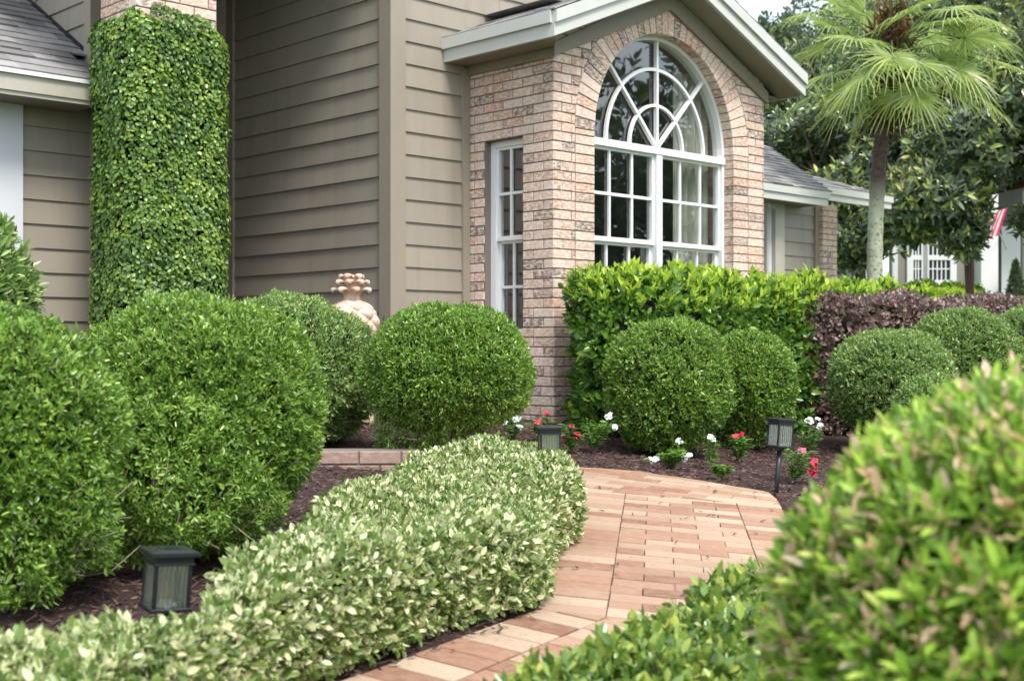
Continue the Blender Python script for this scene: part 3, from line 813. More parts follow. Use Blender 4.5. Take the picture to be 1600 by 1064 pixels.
# ---- roofs
def shingles(mb, o, u, v, rng_, n_rows, ex=0.13, th=0.010):
    """o: eave origin, u along the eave, v up the slope; rng_(s) gives the u-interval at slope distance s"""
    u = Vector(u).normalized(); v = Vector(v).normalized(); nn = u.cross(v).normalized(); o = Vector(o)
    for r in range(n_rows):
        s = r * ex; a, b = rng_(s + ex * .5); x = a + random.uniform(-.3, 0)
        while x < b:
            wdt = random.uniform(.10, .30); xa, xb = max(x, a), min(x + wdt, b); x += wdt
            if xb - xa < .01: continue
            t_ = th * random.choice((1, 1, 1.7)); dz = random.uniform(-.004, .004)
            P_ = [o + u * xa + v * (s + dz), o + u * xb + v * (s + dz), o + u * xb + v * (s + ex * 1.25), o + u * xa + v * (s + ex * 1.25)]
            vs = [P_[0] + nn * t_, P_[1] + nn * t_, P_[2] + nn * .001, P_[3] + nn * .001, P_[0] - nn * .004, P_[1] - nn * .004]
            mb.add(vs, [(0, 1, 2, 3), (0, 4, 5, 1), (0, 3, 4), (1, 5, 2)])
OV = 0.24
et = hz(2.21)                                     # top of the fascia at the eave
ridge = et + SL * (CX + OV)
def gable_roof():
    mb = MB(); ln = math.hypot(1, SL)
    R_ = (CX + OV) * ln
    shingles(mb, (-OV - .015, -OV - .015, et + .004), (0, -1, 0), (1, 0, SL), lambda s: (-1.5, 0), int(R_ / .13) + 1, th=.004)
    shingles(mb, (W + OV + .015, -OV - .015, et + .004), (0, 1, 0), (-1, 0, SL), lambda s: (0, 1.5), int(R_ / .13) + 1)
    for sx in (-1, 1):
        xe = -OV if sx < 0 else W + OV
        q = [(xe, -OV, et - .02), (CX, -OV, ridge - .02), (CX, 1.2, ridge - .02), (xe, 1.2, et - .02)]
        mb.add(q, [(0, 1, 2, 3)])
    return mb.build('roof', M['shingle'], house)
groof = gable_roof()
# rakes and eave fascias: two stepped boards
fa = MB()
def rake(xe, sgn, y0, y1, top, bot):
    a = (xe, et); b = (CX, ridge)
    vs = [(a[0], y0, a[1] - bot), (b[0], y0, b[1] - bot), (b[0], y0, b[1] - top), (a[0], y0, a[1] - top)]
    vs += [(x, y1, z) for x, _, z in vs]
    fa.add(vs, [(0, 1, 2, 3), (7, 6, 5, 4), (0, 4, 5, 1), (3, 2, 6, 7), (0, 3, 7, 4), (1, 5, 6, 2)])
rake(-OV, 1, -OV - .022, -OV + .02, 0.0, 0.083); rake(-OV, 1, -OV, -OV + .03, 0.0835, 0.172)
rake(W + OV, -1, -OV - .022, -OV + .02, 0.0, 0.083); rake(W + OV, -1, -OV, -OV + .03, 0.0835, 0.172)
fa.box((-OV - .022, -OV + .0205, et - .083), (-OV + .02, .886, et - .002)); fa.box((-OV, -OV + .0305, et - .172), (-OV + .03, .886, et - .0835))
fa.box((W + OV - .02, -OV + .0205, et - .083), (W + OV + .022, .886, et - .002)); fa.box((W + OV - .03, -OV + .0305, et - .172), (W + OV, .886, et - .0835))
fa.build('fascia', M['fascia'], groof)
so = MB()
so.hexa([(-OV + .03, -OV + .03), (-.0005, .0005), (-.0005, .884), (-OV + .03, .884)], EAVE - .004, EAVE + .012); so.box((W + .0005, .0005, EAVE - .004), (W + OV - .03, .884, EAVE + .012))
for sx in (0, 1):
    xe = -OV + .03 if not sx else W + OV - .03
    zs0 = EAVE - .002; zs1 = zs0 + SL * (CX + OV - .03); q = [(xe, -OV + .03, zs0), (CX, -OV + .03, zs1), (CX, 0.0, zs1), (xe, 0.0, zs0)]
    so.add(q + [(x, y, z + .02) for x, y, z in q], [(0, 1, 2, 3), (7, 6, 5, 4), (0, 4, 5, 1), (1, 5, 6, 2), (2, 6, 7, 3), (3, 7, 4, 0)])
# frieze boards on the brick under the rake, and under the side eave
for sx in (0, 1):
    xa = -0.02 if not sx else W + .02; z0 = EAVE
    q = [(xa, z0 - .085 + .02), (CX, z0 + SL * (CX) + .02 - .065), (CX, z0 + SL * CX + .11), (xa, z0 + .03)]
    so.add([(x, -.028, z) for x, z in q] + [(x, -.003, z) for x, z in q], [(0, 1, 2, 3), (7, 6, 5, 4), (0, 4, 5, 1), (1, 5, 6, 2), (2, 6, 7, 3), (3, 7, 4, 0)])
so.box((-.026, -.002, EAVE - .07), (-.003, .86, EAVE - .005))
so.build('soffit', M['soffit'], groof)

# garage roof (left) : eave at y=1.69
YE = 1.74; ge = hz(1.70); gs = 0.57
gr = MB(); lnn = math.hypot(1, gs)
shingles(gr, (-6.0, YE - .03, ge + .006), (1, 0, 0), (0, 1, gs), lambda s: (0, 6.0 - 2.47 if s < .38 * lnn + .12 else 6.0 - 2.312), 22)
gr.add([(-6, YE, ge - .02), (-2.47, YE, ge - .02), (-2.312, YE + .36, ge - .02 + .36 * gs), (-2.312, 4.2, ge - .02 + (4.2 - YE) * gs), (-6, 4.2, ge - .02 + (4.2 - YE) * gs)], [(0, 1, 2, 3, 4)])
gro = gr.build('roof', M['shingle'], house)
gf = MB()
gf.box((-6, YE - .035, ge - .022), (-2.47, YE + .02, ge + .004), 1)
gf.box((-6, YE - .015, ge - .125), (-2.47, YE + .02, ge - .0225)); gf.box((-6, YE - .002, ge - .152), (-2.47, YE + .02, ge - .1255))
gf.box((-2.495, YE + .021, ge - .125), (-2.47, 2.06, ge))
gf.build('fascia', [M['fascia_warm'], M['white']], gro)
gsf = MB(); gsf.box((-6, YE + .021, ge - .150), (-2.475, 2.068, ge - .13)); gsf.build('soffit', M['soffit'], gro)
fl = MB(); fl.slab([(-2.335, 2.10, ge + .38 * gs), (-2.335, 4.6, ge + (4.6 - YE) * gs + .02), (-2.335, 4.6, ge + (4.6 - YE) * gs + .07), (-2.335, 2.10, ge + .38 * gs + .05)], .004)
fl.build('flashing', M['black_metal'], gro)

# brick pier of the entry, carrying the porch roof
pr = MB(); px0, px1, py0, py1 = -2.50, -1.93, 1.166, 1.64
z = hz(-.62); row = 0
while z < hz(3.0):
    ph = (row % 2) * BR / 2
    course_bricks(pr, FR(py0), z, CO, px0, px1, px0 + ph); mortar(pr, FR(py0), [(px0, z), (px1, z), (px1, z + CO), (px0, z + CO)], -.007)
    course_bricks(pr, FL(px0), z, CO, -py1, -py0, -py0 + ph + BR / 2); mortar(pr, FL(px0), [(-py1, z), (-py0, z), (-py0, z + CO), (-py1, z + CO)], -.007)
    z += CO; row += 1
pr.add([(px1 - .003, py0 + .007, hz(-.6)), (px1 - .003, py1, hz(-.6)), (px1 - .003, py1, hz(3.0)), (px1 - .003, py0 + .007, hz(3.0)), (px0 + .007, py1, hz(-.6)), (px0 + .007, py1, hz(3.0))], [(0, 1, 2, 3), (1, 4, 5, 2)], 1)
pr.build('brick_pier', [M['brick'], M['mortar']], house)
pc = MB(); pc.box((-2.9, .9, hz(3.05)), (-.735, 3.3, hz(3.35))); pc.box((-2.3, 3.31, hz(3.3)), (3.2, 5.8, hz(3.35))); pc.build('porch_roof', M['soffit'], house)

# ---- wing on the right
wg = MB(); siding(wg, FR(2.09), (5.78, 6.45), ZR, hz(1.62), zoff=.03); siding(wg, FR(2.09), (2.5, 5.3), ZR, hz(1.62), zoff=.03)
wg.build('siding_wall', M['siding'], house)
w2 = MB(); w2.box((5.48, 2.05, ZR), (5.52, 2.1, hz(1.58))); w2.box((5.60, 2.02, ZR), (5.78, 2.10, hz(1.58))); w2.box((5.52, 2.07, hz(-.3)), (5.60, 2.1, hz(1.5)), 1)
w2.box((6.45, 2.05, ZR), (6.52, 2.10, hz(1.58)), 2)
w2.build('door_casing', [M['fascia_warm'], M['white_cool'], M['trim_taupe']], house)
wp = MB(); z = ZR; row = 0
while z < hz(1.6):
    course_bricks(wp, FR(2.0), z, CO, 6.52, 6.83, 6.52 + (row % 2) * BR / 2); course_bricks(wp, FL(6.52), z, CO, -2.3, -2.0, -2.3 + (row % 2) * BR / 2)
    z += CO; row += 1
wp.box((6.527, 2.007, ZR), (6.823, 2.3, hz(1.6)), 1); wp.build('brick_pier', [M['brick'], M['mortar']], house)
wr = MB()
shingles(wr, (2.5, YE - .03, hz(1.70) + .006), (1, 0, 0), (0, 1, .5), lambda s: (0, 3.72 + s * .62), 14)
wr.add([(2.5, YE, hz(1.68)), (6.2, YE, hz(1.68)), (7.23, 3.2, hz(2.41)), (5.0, 3.2, hz(2.41))], [(0, 1, 2, 3)])
shingles(wr, (6.3, 2.45, hz(1.93)), (1, 0, 0), (0, 1, .42), lambda s: (s * .2, 2.55 - s * 1.9), 7)
wr.add([(6.25, 2.45, hz(1.915)), (8.85, 2.45, hz(1.915)), (7.23, 3.5, hz(2.36)), (6.4, 3.5, hz(2.36))], [(0, 1, 2, 3)])
wro = wr.build('roof', M['shingle'], house)
wf = MB()
wf.box((2.5, YE - .03, hz(1.625)), (6.22, YE + .01, hz(1.70))); wf.box((2.5, YE - .01, hz(1.545)), (6.20, YE + .012, hz(1.6245)))
wf.box((6.25, 2.42, hz(1.84)), (8.86, 2.46, hz(1.92))); wf.box((6.25, 2.44, hz(1.76)), (8.84, 2.462, hz(1.8395)))
wf.build('fascia', M['fascia'], wro)
ws = MB(); ws.box((2.5, YE + .013, hz(1.56)), (6.20, 2.09, hz(1.575))); ws.build('soffit', M['soffit'], wro)

# ------------------------------------------------------------------ low planter wall
P0 = (-1.75, 6.10)
pw_o = empty('planter_wall', (P0[0], P0[1], 0), math.radians(2), label='low brick planter wall showing between two rounded shrubs', cat='wall')
pw = MB(); Lw = 1.3
z = 0.16; row = 0; zt_ = 0.42
for row in range(3):
    z = 0.24 + row * CO
    course_bricks(pw, FR(0), z, CO, 0, Lw, (row % 2) * BR / 2, 0, 0.08)
pw.box((0, .008, .05), (Lw, .18, .24 + 3 * CO - .004), 1)
pw.build('brick_course', [M['dark_brick'], M['mortar']], pw_o)

# ------------------------------------------------------------------ clipped ball shrubs
def twigs(mb, c, R, n, rng, r0=0.006):
    """bare stems from the ground up into the ball"""
    for i in range(n):
        a = rng.random() * 6.283; q = rng.uniform(.25, .8)
        p0 = Vector((rng.normal() * .05, rng.normal() * .05, -c)); p2 = Vector((math.cos(a) * R[0] * q, math.sin(a) * R[1] * q, -R[2] * rng.uniform(.2, .6)))
        p1 = (p0 + p2) / 2 + Vector((rng.normal() * .03, rng.normal() * .03, .03))
        mb.tube([p0, p1, p2], [r0 * 1.6, r0, r0 * .5], 5)

def ball_shrub(name, c, R, seed, nsp, L, Wd, mat, lab, grp=None, bump=.05, skirt=None, stem=.035, power=2.3, cat='shrub', corecut=.88, k=6, up=.6, jit=.55):
    rng = np.random.default_rng(seed)
    g = Gz(c[0], c[1]); root = empty(name, (c[0], c[1], g), 0, label=lab, cat=cat, group=grp)
    h = c[2] - g
    P, Nn = ball_points(nsp, R, rng, seed, bump, power=power)
    P[:, 2] += h
    m = P[:, 2] > 0.02; P, Nn = P[m], Nn[m]
    ch = [sprigs(P, Nn, rng, k, stem, L, Wd, up=up, jit=jit)]
    if skirt:
        sx, sy, sr, sh, ns = skirt
        Q, Nq = ball_points(ns, (sr, sr, sh), rng, seed + 9, .14, power=2.5, shell=.22)
        Q[:, 2] += sh * .9; Q[:, 0] += sx; Q[:, 1] += sy
        m = (Q[:, 2] > 0.01); ch.append(sprigs(Q[m], Nq[m], rng, 6, stem * 1.3, L, Wd, up=.1, jit=.9))
    nt_ = 700; Q, Nq = ball_points(nt_, R, rng, seed, bump, power=power, shell=.05); Q[:, 2] += h; mq = Q[:, 2] > .05
    ns_ = max(8, nsp // 260); Q2, N2_ = ball_points(ns_, R, rng, seed, bump, power=power, shell=.0); Q2[:, 2] += h; m2 = Q2[:, 2] > .15
    ch.append(sprigs(Q2[m2] + N2_[m2] * .018, N3(N2_[m2] + [0, 0, .8]), rng, 8, .055, L * 1.1, Wd * 1.05, up=.8, jit=.3, alpha=.7))
    parts_ = [(np.concatenate(ch), 0)]
    if nsp > 4000: parts_.append((leaf_data(Q[mq] - Nq[mq] * .03, Nq[mq] + rng.normal(size=(mq.sum(), 3)) * .5, rng.normal(size=(mq.sum(), 3)), .05, .0022, .0), 1))
    leaf_mesh('foliage', parts_, [mat, M['twig_pale']], root)
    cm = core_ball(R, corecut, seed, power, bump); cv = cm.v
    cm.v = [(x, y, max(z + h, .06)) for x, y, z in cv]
    cm.build('shaded_twig_core', M['core'], root)  # solid ball standing for the inner twigs, shade painted into it
    tw = MB(); rr = random.Random(seed); twigs(tw, h, R, 16, rng)
    tw.v = [(x, y, z + h) for x, y, z in tw.v]
    if skirt:
        for i in range(150):
            a = rng.random() * 6.283; q = rng.uniform(.3, 1.1) * skirt[2]
            b = Vector((skirt[0] + math.cos(a) * q * .5, skirt[1] + math.sin(a) * q * .5, rng.uniform(.02, .12))); e = Vector((skirt[0] + math.cos(a) * q * 1.15, skirt[1] + math.sin(a) * q * 1.15, rng.uniform(.06, .34)))
            tw.tube([b, (b + e) / 2 + Vector((rng.normal() * .02, rng.normal() * .02, rng.uniform(-.03, .05))), e], [.0028, .002, .0009], 4, 1)
    tw.build('stem', [M['twig'], M['twig_pale']], root)
    return root
SA_ = at(-10, 3.48, 697); SB_ = at(308, 4.28, 640); SC_ = at(448, 6.95, 588); SD_ = at(697, 6.5, 577)
GL = 'clipped ball shrubs in front of the house'
ball_shrub('rounded_shrub', SA_, (.336, .335, .362), 11, 14000, .0175, .0068, M['box_leaf'], 'rounded green shrub cut off by the left edge of the photo, nearest on that side', GL, skirt=(.02, -.02, .30, .26, 4500), bump=.045, power=2.15)
ball_shrub('rounded_shrub', SB_, (.416, .416, .383), 12, 26000, .0168, .0064, M['box_leaf'], 'largest rounded shrub, wide green ball behind the lantern at lower left', GL, skirt=(-.08, -.20, .38, .28, 8000), bump=.045, power=2.12)
ball_shrub('rounded_shrub', SC_, (.462, .45, .425), 13, 15000, .0175, .0068, M['box_leaf_light'], 'rounded shrub behind the low brick wall, left of the stone pineapple', GL, skirt=(.02, -.05, .35, .28, 3000), bump=.05, power=2.15)
ball_shrub('rounded_shrub', SD_, (.425, .418, .318), 14, 17000, .0175, .0068, M['box_leaf'], 'rounded shrub with a flat underside between the pineapple and the brick corner', GL, skirt=(-.07, 0, .27, .25, 2200), bump=.05, power=2.15)
GR2 = 'smaller ball shrubs right of the arched window'
ball_shrub('rounded_shrub', at(1042, 7.6, 600), (.368, .368, .37), 21, 9000, .019, .008, M['box_leaf'], 'round shrub in front of the bright hedge below the arched window', GR2, skirt=(.0, 0, .26, .2, 900), bump=.05, k=7)
ball_shrub('rounded_shrub', at(1170, 8.15, 600), (.280, .28, .325), 22, 7000, .019, .008, M['box_leaf'], 'narrow round shrub squeezed between the bigger ball and the purple hedge', GR2, skirt=(.0, 0, .22, .18, 600), bump=.05, k=7)
ball_shrub('rounded_shrub', at(1394, 8.3, 597), (.395, .395, .33), 23, 9000, .018, .008, M['box_leaf_light'], 'wide low ball shrub against the purple hedge, left of the taller ones', GR2, bump=.035, power=2.2, k=7)
ball_shrub('rounded_shrub', at(1504, 8.9, 563), (.372, .36, .35), 24, 8500, .018, .008, M['box_leaf_light'], 'ball shrub second from the right edge, dome rising before the purple hedge', GR2, bump=.035, power=2.2, k=7)
ball_shrub('rounded_shrub', at(1622, 9.15, 565), (.38, .36, .39), 25, 7000, .018, .008, M['box_leaf_light'], 'ball shrub cut off by the right edge of the photo', GR2, bump=.035, power=2.2, k=7)
ball_shrub('rounded_shrub', at(1462, 7.5, 655), (.24, .24, .25), 26, 5000, .018, .008, M['box_leaf_light'], 'small low ball shrub just showing over the big blurred one', GR2, bump=.035, power=2.2, k=7)
ball_shrub('rounded_shrub', at(1690, 1.62, 1045), (.362, .35, .348), 31, 8500, .028, .0086, M['front_leaf'], 'big blurred shrub with browned leaf tips filling the lower right corner', None, bump=.05, power=2.2, stem=.03, corecut=.86, k=7, up=1.0, jit=.45)
# variegated shrub at the far left
ball_shrub('upright_shrub', at(-42, 6.1, 470), (.235, .235, .34), 41, 2600, .045, .013, M['box_leaf_light'], 'small upright shrub beside the white garage casing at the left edge', None, bump=.12, stem=.10)

# ------------------------------------------------------------------ hedges
def seg_d(P, a, b):
    a = np.array(a); b = np.array(b); ab = b - a; t_ = np.clip(((P - a) @ ab) / (ab @ ab), 0, 1)
    return np.linalg.norm(P - a - t_[:, None] * ab, axis=1)
def hedge_surface(poly, hf, n, rng, rnd=.12, base=0.02, bump=.03, seed=3, wob=.04, topw=1.0, nsc=5):
    """sample points and normals over the outside of a clipped hedge on footprint poly (ccw)"""
    poly = ccw([tuple(p) for p in poly]); A = np.array(poly); m = len(A)
    e = np.roll(A, -1, 0) - A; le = np.linalg.norm(e, axis=1); hm = hf(A.mean(0)[None])[0]
    at_ = abs(area(poly)) * topw; as_ = le.sum() * hm; nt = int(n * at_ / (at_ + as_)); ns = n - nt
    lo, hi = A.min(0), A.max(0); T = rng.uniform(lo, hi, (nt * 4, 2)); T = T[inpoly(T, poly)][:nt]
    dd = np.min([seg_d(T, A[i], A[(i + 1) % m]) for i in range(m)], axis=0)
    k = np.clip(1 - dd / rnd, 0, 1); zt = hf(T) - rnd * (1 - np.sqrt(np.clip(1 - k * k, 0, 1))) * .8
    eps = 1e-3
    def dist(Q): return np.min([seg_d(Q, A[i], A[(i + 1) % m]) for i in range(m)], axis=0)
    gx = (dist(T + [eps, 0]) - dd) / eps; gy = (dist(T + [0, eps]) - dd) / eps
    NT_ = N3(np.column_stack([-gx * k, -gy * k, np.sqrt(1 - k * k * .9)]))
    i = rng.choice(m, ns, p=le / le.sum()); f = rng.random(ns); S = A[i] + e[i] * f[:, None]
    no = np.column_stack([e[i][:, 1], -e[i][:, 0]]) / le[i][:, None]
    zz = base + (hf(S) - rnd * .7 - base) * rng.random(ns)
    P = np.concatenate([np.column_stack([T, zt]), np.column_stack([S, zz])]); Nn = np.concatenate([NT_, np.column_stack([no, np.full(ns, .1)])])
    P[:, 2] += Gv(P)
    w_ = noise3(P, nsc, seed)[:, None] * wob + noise3(P, nsc * 3.1, seed + 1)[:, None] * wob * .5 - rng.random((len(P), 1)) ** 1.5 * bump
    return P + Nn * w_, N3(Nn)
def inset(poly, d):
    A = np.array(ccw([tuple(p) for p in poly])); m = len(A); out = []
    for i in range(m):
        e0 = N3(A[i] - A[i - 1]); e1 = N3(A[(i + 1) % m] - A[i]); n0 = np.array([-e0[1], e0[0]]); n1 = np.array([-e1[1], e1[0]])
        b = N3(n0 + n1); out.append(tuple(A[i] + b * d / max(.5, b @ n0)))
    return out
def hedge(name, poly, hf, n, L, Wd, mat, lab, seed, rnd=.12, stem=.04, k=6, wob=.04, bump=.04, cat='hedge', extra=None, jit=.55, up=.25, base=.02, ins=.07, curl=.15, topw=1.0, nsc=5):
    rng = np.random.default_rng(seed); c = np.array(poly).mean(0); g = Gz(*c); root = empty(name, (c[0], c[1], g), 0, label=lab, cat=cat)
    off = np.array([c[0], c[1], g])
    P, Nn = hedge_surface(poly, hf, n, rng, rnd, base, bump, seed, wob, topw, nsc)
    ch = [(sprigs(P - off, Nn, rng, k, stem, L, Wd, up=up, jit=jit, curl=curl), 0)]
    mats = [mat]
    if extra: ch += extra(P, Nn, rng, off); mats.append(M['hedge_tip'])
    leaf_mesh('foliage', ch, mats, root)
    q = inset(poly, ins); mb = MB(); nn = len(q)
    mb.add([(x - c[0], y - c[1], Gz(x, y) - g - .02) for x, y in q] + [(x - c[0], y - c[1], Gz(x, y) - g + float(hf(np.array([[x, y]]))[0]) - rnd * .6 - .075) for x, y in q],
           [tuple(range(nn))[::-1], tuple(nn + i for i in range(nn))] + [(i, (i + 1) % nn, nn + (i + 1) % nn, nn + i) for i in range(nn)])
    mb.build('shaded_twig_core', M['core'], root)  # solid block under the leaves, coloured as the hedge's shaded inside
    return root
cst = lambda h: (lambda Q: np.full(len(Q), h))
# variegated ground hedge on the left of the path
vp_ = [(-1.35, 1.2), (-1.02, 1.2), (-.66, 2.32), (-.435, 2.90), (-.335, 3.10), (-.125, 3.47), (.05, 3.75), (.10, 4.0), (.18, 4.6), (.235, 5.2), (.24, 5.62), (.05, 5.78), (-.13, 5.62), (-.40, 5.08), (-.545, 4.40), (-.60, 3.5), (-.665, 3.0), (-.60, 2.74), (-.645, 2.52), (-.705, 2.47), (-.79, 2.58), (-.96, 2.36), (-1.35, 1.95)]
hedge('variegated_hedge', vp_, cst(.235), 27000, .0215, .0118, M['varieg_leaf'], 'low hedge of cream edged leaves along the left side of the brick path', 51, rnd=.055, stem=.045, k=7, wob=.030, bump=.05, jit=.6, ins=.06, topw=1.3)
# green ground cover in the lower right
gp_ = [(-.35, 1.2), (1.2, 1.2), (1.6, 3.0), (.75, 3.28), (.50, 3.18), (.22, 2.78), (.04, 2.48), (-.10, 2.28), (-.25, 1.9)]
hedge('ground_cover', gp_, cst(.245), 13000, .027, .014, M['cover_leaf'], 'low glossy green ground cover at the right of the path, by the blurred shrub', 52, rnd=.12, stem=.05, k=6, wob=.03, bump=.06, jit=.7, ins=.07, topw=1.2)
# bright green hedge along the gable
gx_ = h2w(-.16, -.12)
bh = [h2w(-.12, -.16), h2w(.02, -.40), h2w(-.28, -.72), h2w(-.20, -.92), h2w(4.2, -.98), h2w(4.5, -.60), h2w(4.2, -.16)]
bh = [h2w(-.02, -.20), h2w(-.18, -.42), h2w(-.30, -.66), h2w(.0, -.95), h2w(3.5, -1.0), h2w(3.85, -.60), h2w(3.5, -.2)]
def tips(P, Nn, rng, off):
    z = P[:, 2] - Gv(P); m = (z > .82) & (rng.random(len(P)) < .62) | (rng.random(len(P)) < .012)
    Q = P[m] + np.array([0, 0, .02]); return [(sprigs(Q - off, N3(Nn[m] + [0, 0, .9]), rng, 6, .07, .055, .021, up=.8, jit=.28, alpha=.6), 1)]
hb = lambda Q: 1.02 + .025 * np.sin(Q[:, 0] * 7) + .02 * np.sin(Q[:, 0] * 17 + 1) + .02 * np.sin(Q[:, 1] * 23) + 0.03 * (Q[:, 0] - 1) * .4
hedge('bright_green_hedge', bh, hb, 7500, .052, .026, M['hedge_leaf'], 'tall bright green hedge with yellow green new tips under the arched window', 53, rnd=.14, stem=.06, wob=.04, bump=.07, extra=tips, jit=.5, base=.02)
# purple hedge
ph_ = [at(1242, 9.25)[:2], at(1420, 9.3)[:2], at(1720, 9.55)[:2], at(1740, 10.3)[:2], at(1400, 10.2)[:2], at(1265, 10.0)[:2], at(1232, 9.6)[:2]]
hedge('purple_leaved_hedge', ph_, lambda Q: .965 + .025 * np.sin(Q[:, 0] * 9) - .0 + .07 * (Q[:, 0] - 2.2), 9500, .034, .021, M['purple_leaf'], 'clipped hedge of dull purple leaves behind the ball shrubs', 54, rnd=.10, stem=.05, wob=.03, bump=.06, base=.0)

# ------------------------------------------------------------------ creeping ivy on the pier
iv = empty('climbing_ivy', (*h2w(-2.215, 1.40), Gz(*h2w(-2.215, 1.40))), HA, label='dense green creeping ivy wrapped around the brick entry pier', cat='ivy')
def ivy():
    rng = np.random.default_rng(61); n = 46000; g = Gz(*h2w(-2.215, 1.40))
    hx, hy, r = .285 + .078, .237 + .085, .17
    per = [2 * (hx - r), math.pi / 2 * r, 2 * (hy - r), math.pi / 2 * r]; tot = 2 * sum(per)
    s = rng.random(n) * tot; P = np.zeros((n, 3)); Nn = np.zeros((n, 3))
    for i in range(n):
        x = s[i]; side = 0
        seq = [per[0], per[1], per[2], per[3], per[0], per[1], per[2], per[3]]; j = 0
        while x > seq[j]: x -= seq[j]; j += 1
        if j in (0, 2, 4, 6):
            a = [-math.pi / 2, 0, 0, 0, math.pi / 2, 0, math.pi, 0][j]
            if j == 2: a = 0
            if j == 0: p = (-(hx - r) + x, -hy)
            elif j == 2: p = (hx, -(hy - r) + x)
            elif j == 4: p = ((hx - r) - x, hy)
            else: p = (-hx, (hy - r) - x)
            nv = (math.cos(a), math.sin(a))
        else:
            a = {1: -math.pi / 2, 3: 0, 5: math.pi / 2, 7: math.pi}[j] + x / r
            c = {1: (hx - r, -(hy - r)), 3: (hx - r, hy - r), 5: (-(hx - r), hy - r), 7: (-(hx - r), -(hy - r))}[j]
            nv = (math.cos(a), math.sin(a)); p = (c[0] + nv[0] * r, c[1] + nv[1] * r)
        P[i, :2] = p; Nn[i, :2] = nv
    top = hz(2.125) - g
    P[:, 2] = rng.random(n) * top
    edge = top - .02 + .03 * np.sin(s * 9) + .02 * np.sin(s * 23) - .05 * np.abs(np.sin(s * 2.0))
    P[:, 2] = np.minimum(P[:, 2], edge - rng.random(n) * .05)
    k = np.clip((P[:, 2] - (edge - .12)) / .12, 0, 1)
    P[:, :2] -= Nn[:, :2] * (k ** 2 * .075)[:, None]
    w_ = noise3(P, 7, 3) * .016 + noise3(P, 21, 4) * .012 - rng.random(n) ** 2 * .04
    P += Nn * w_[:, None]
    Nf = N3(Nn + rng.normal(size=(n, 3)) * .42 + [0, 0, .35])
    D = N3(np.cross(np.cross(Nf, np.array([0, 0, -1.]) + rng.normal(size=(n, 3)) * .7), Nf))
    L = rng.uniform(.018, .036, n)
    leaf_mesh('foliage', [(leaf_data(P + Nn * .01, D, Nf, L, L * .82, .12, .08), 0)], M['ivy_leaf'], iv)
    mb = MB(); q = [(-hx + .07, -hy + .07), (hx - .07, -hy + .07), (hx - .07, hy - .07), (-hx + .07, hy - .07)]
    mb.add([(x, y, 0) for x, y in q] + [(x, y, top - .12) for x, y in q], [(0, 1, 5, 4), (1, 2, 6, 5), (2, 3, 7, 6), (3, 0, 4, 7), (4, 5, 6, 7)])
    mb.build('shaded_stem_core', M['core'], iv)  # solid block behind the ivy leaves, its shade painted in as near-black
ivy()

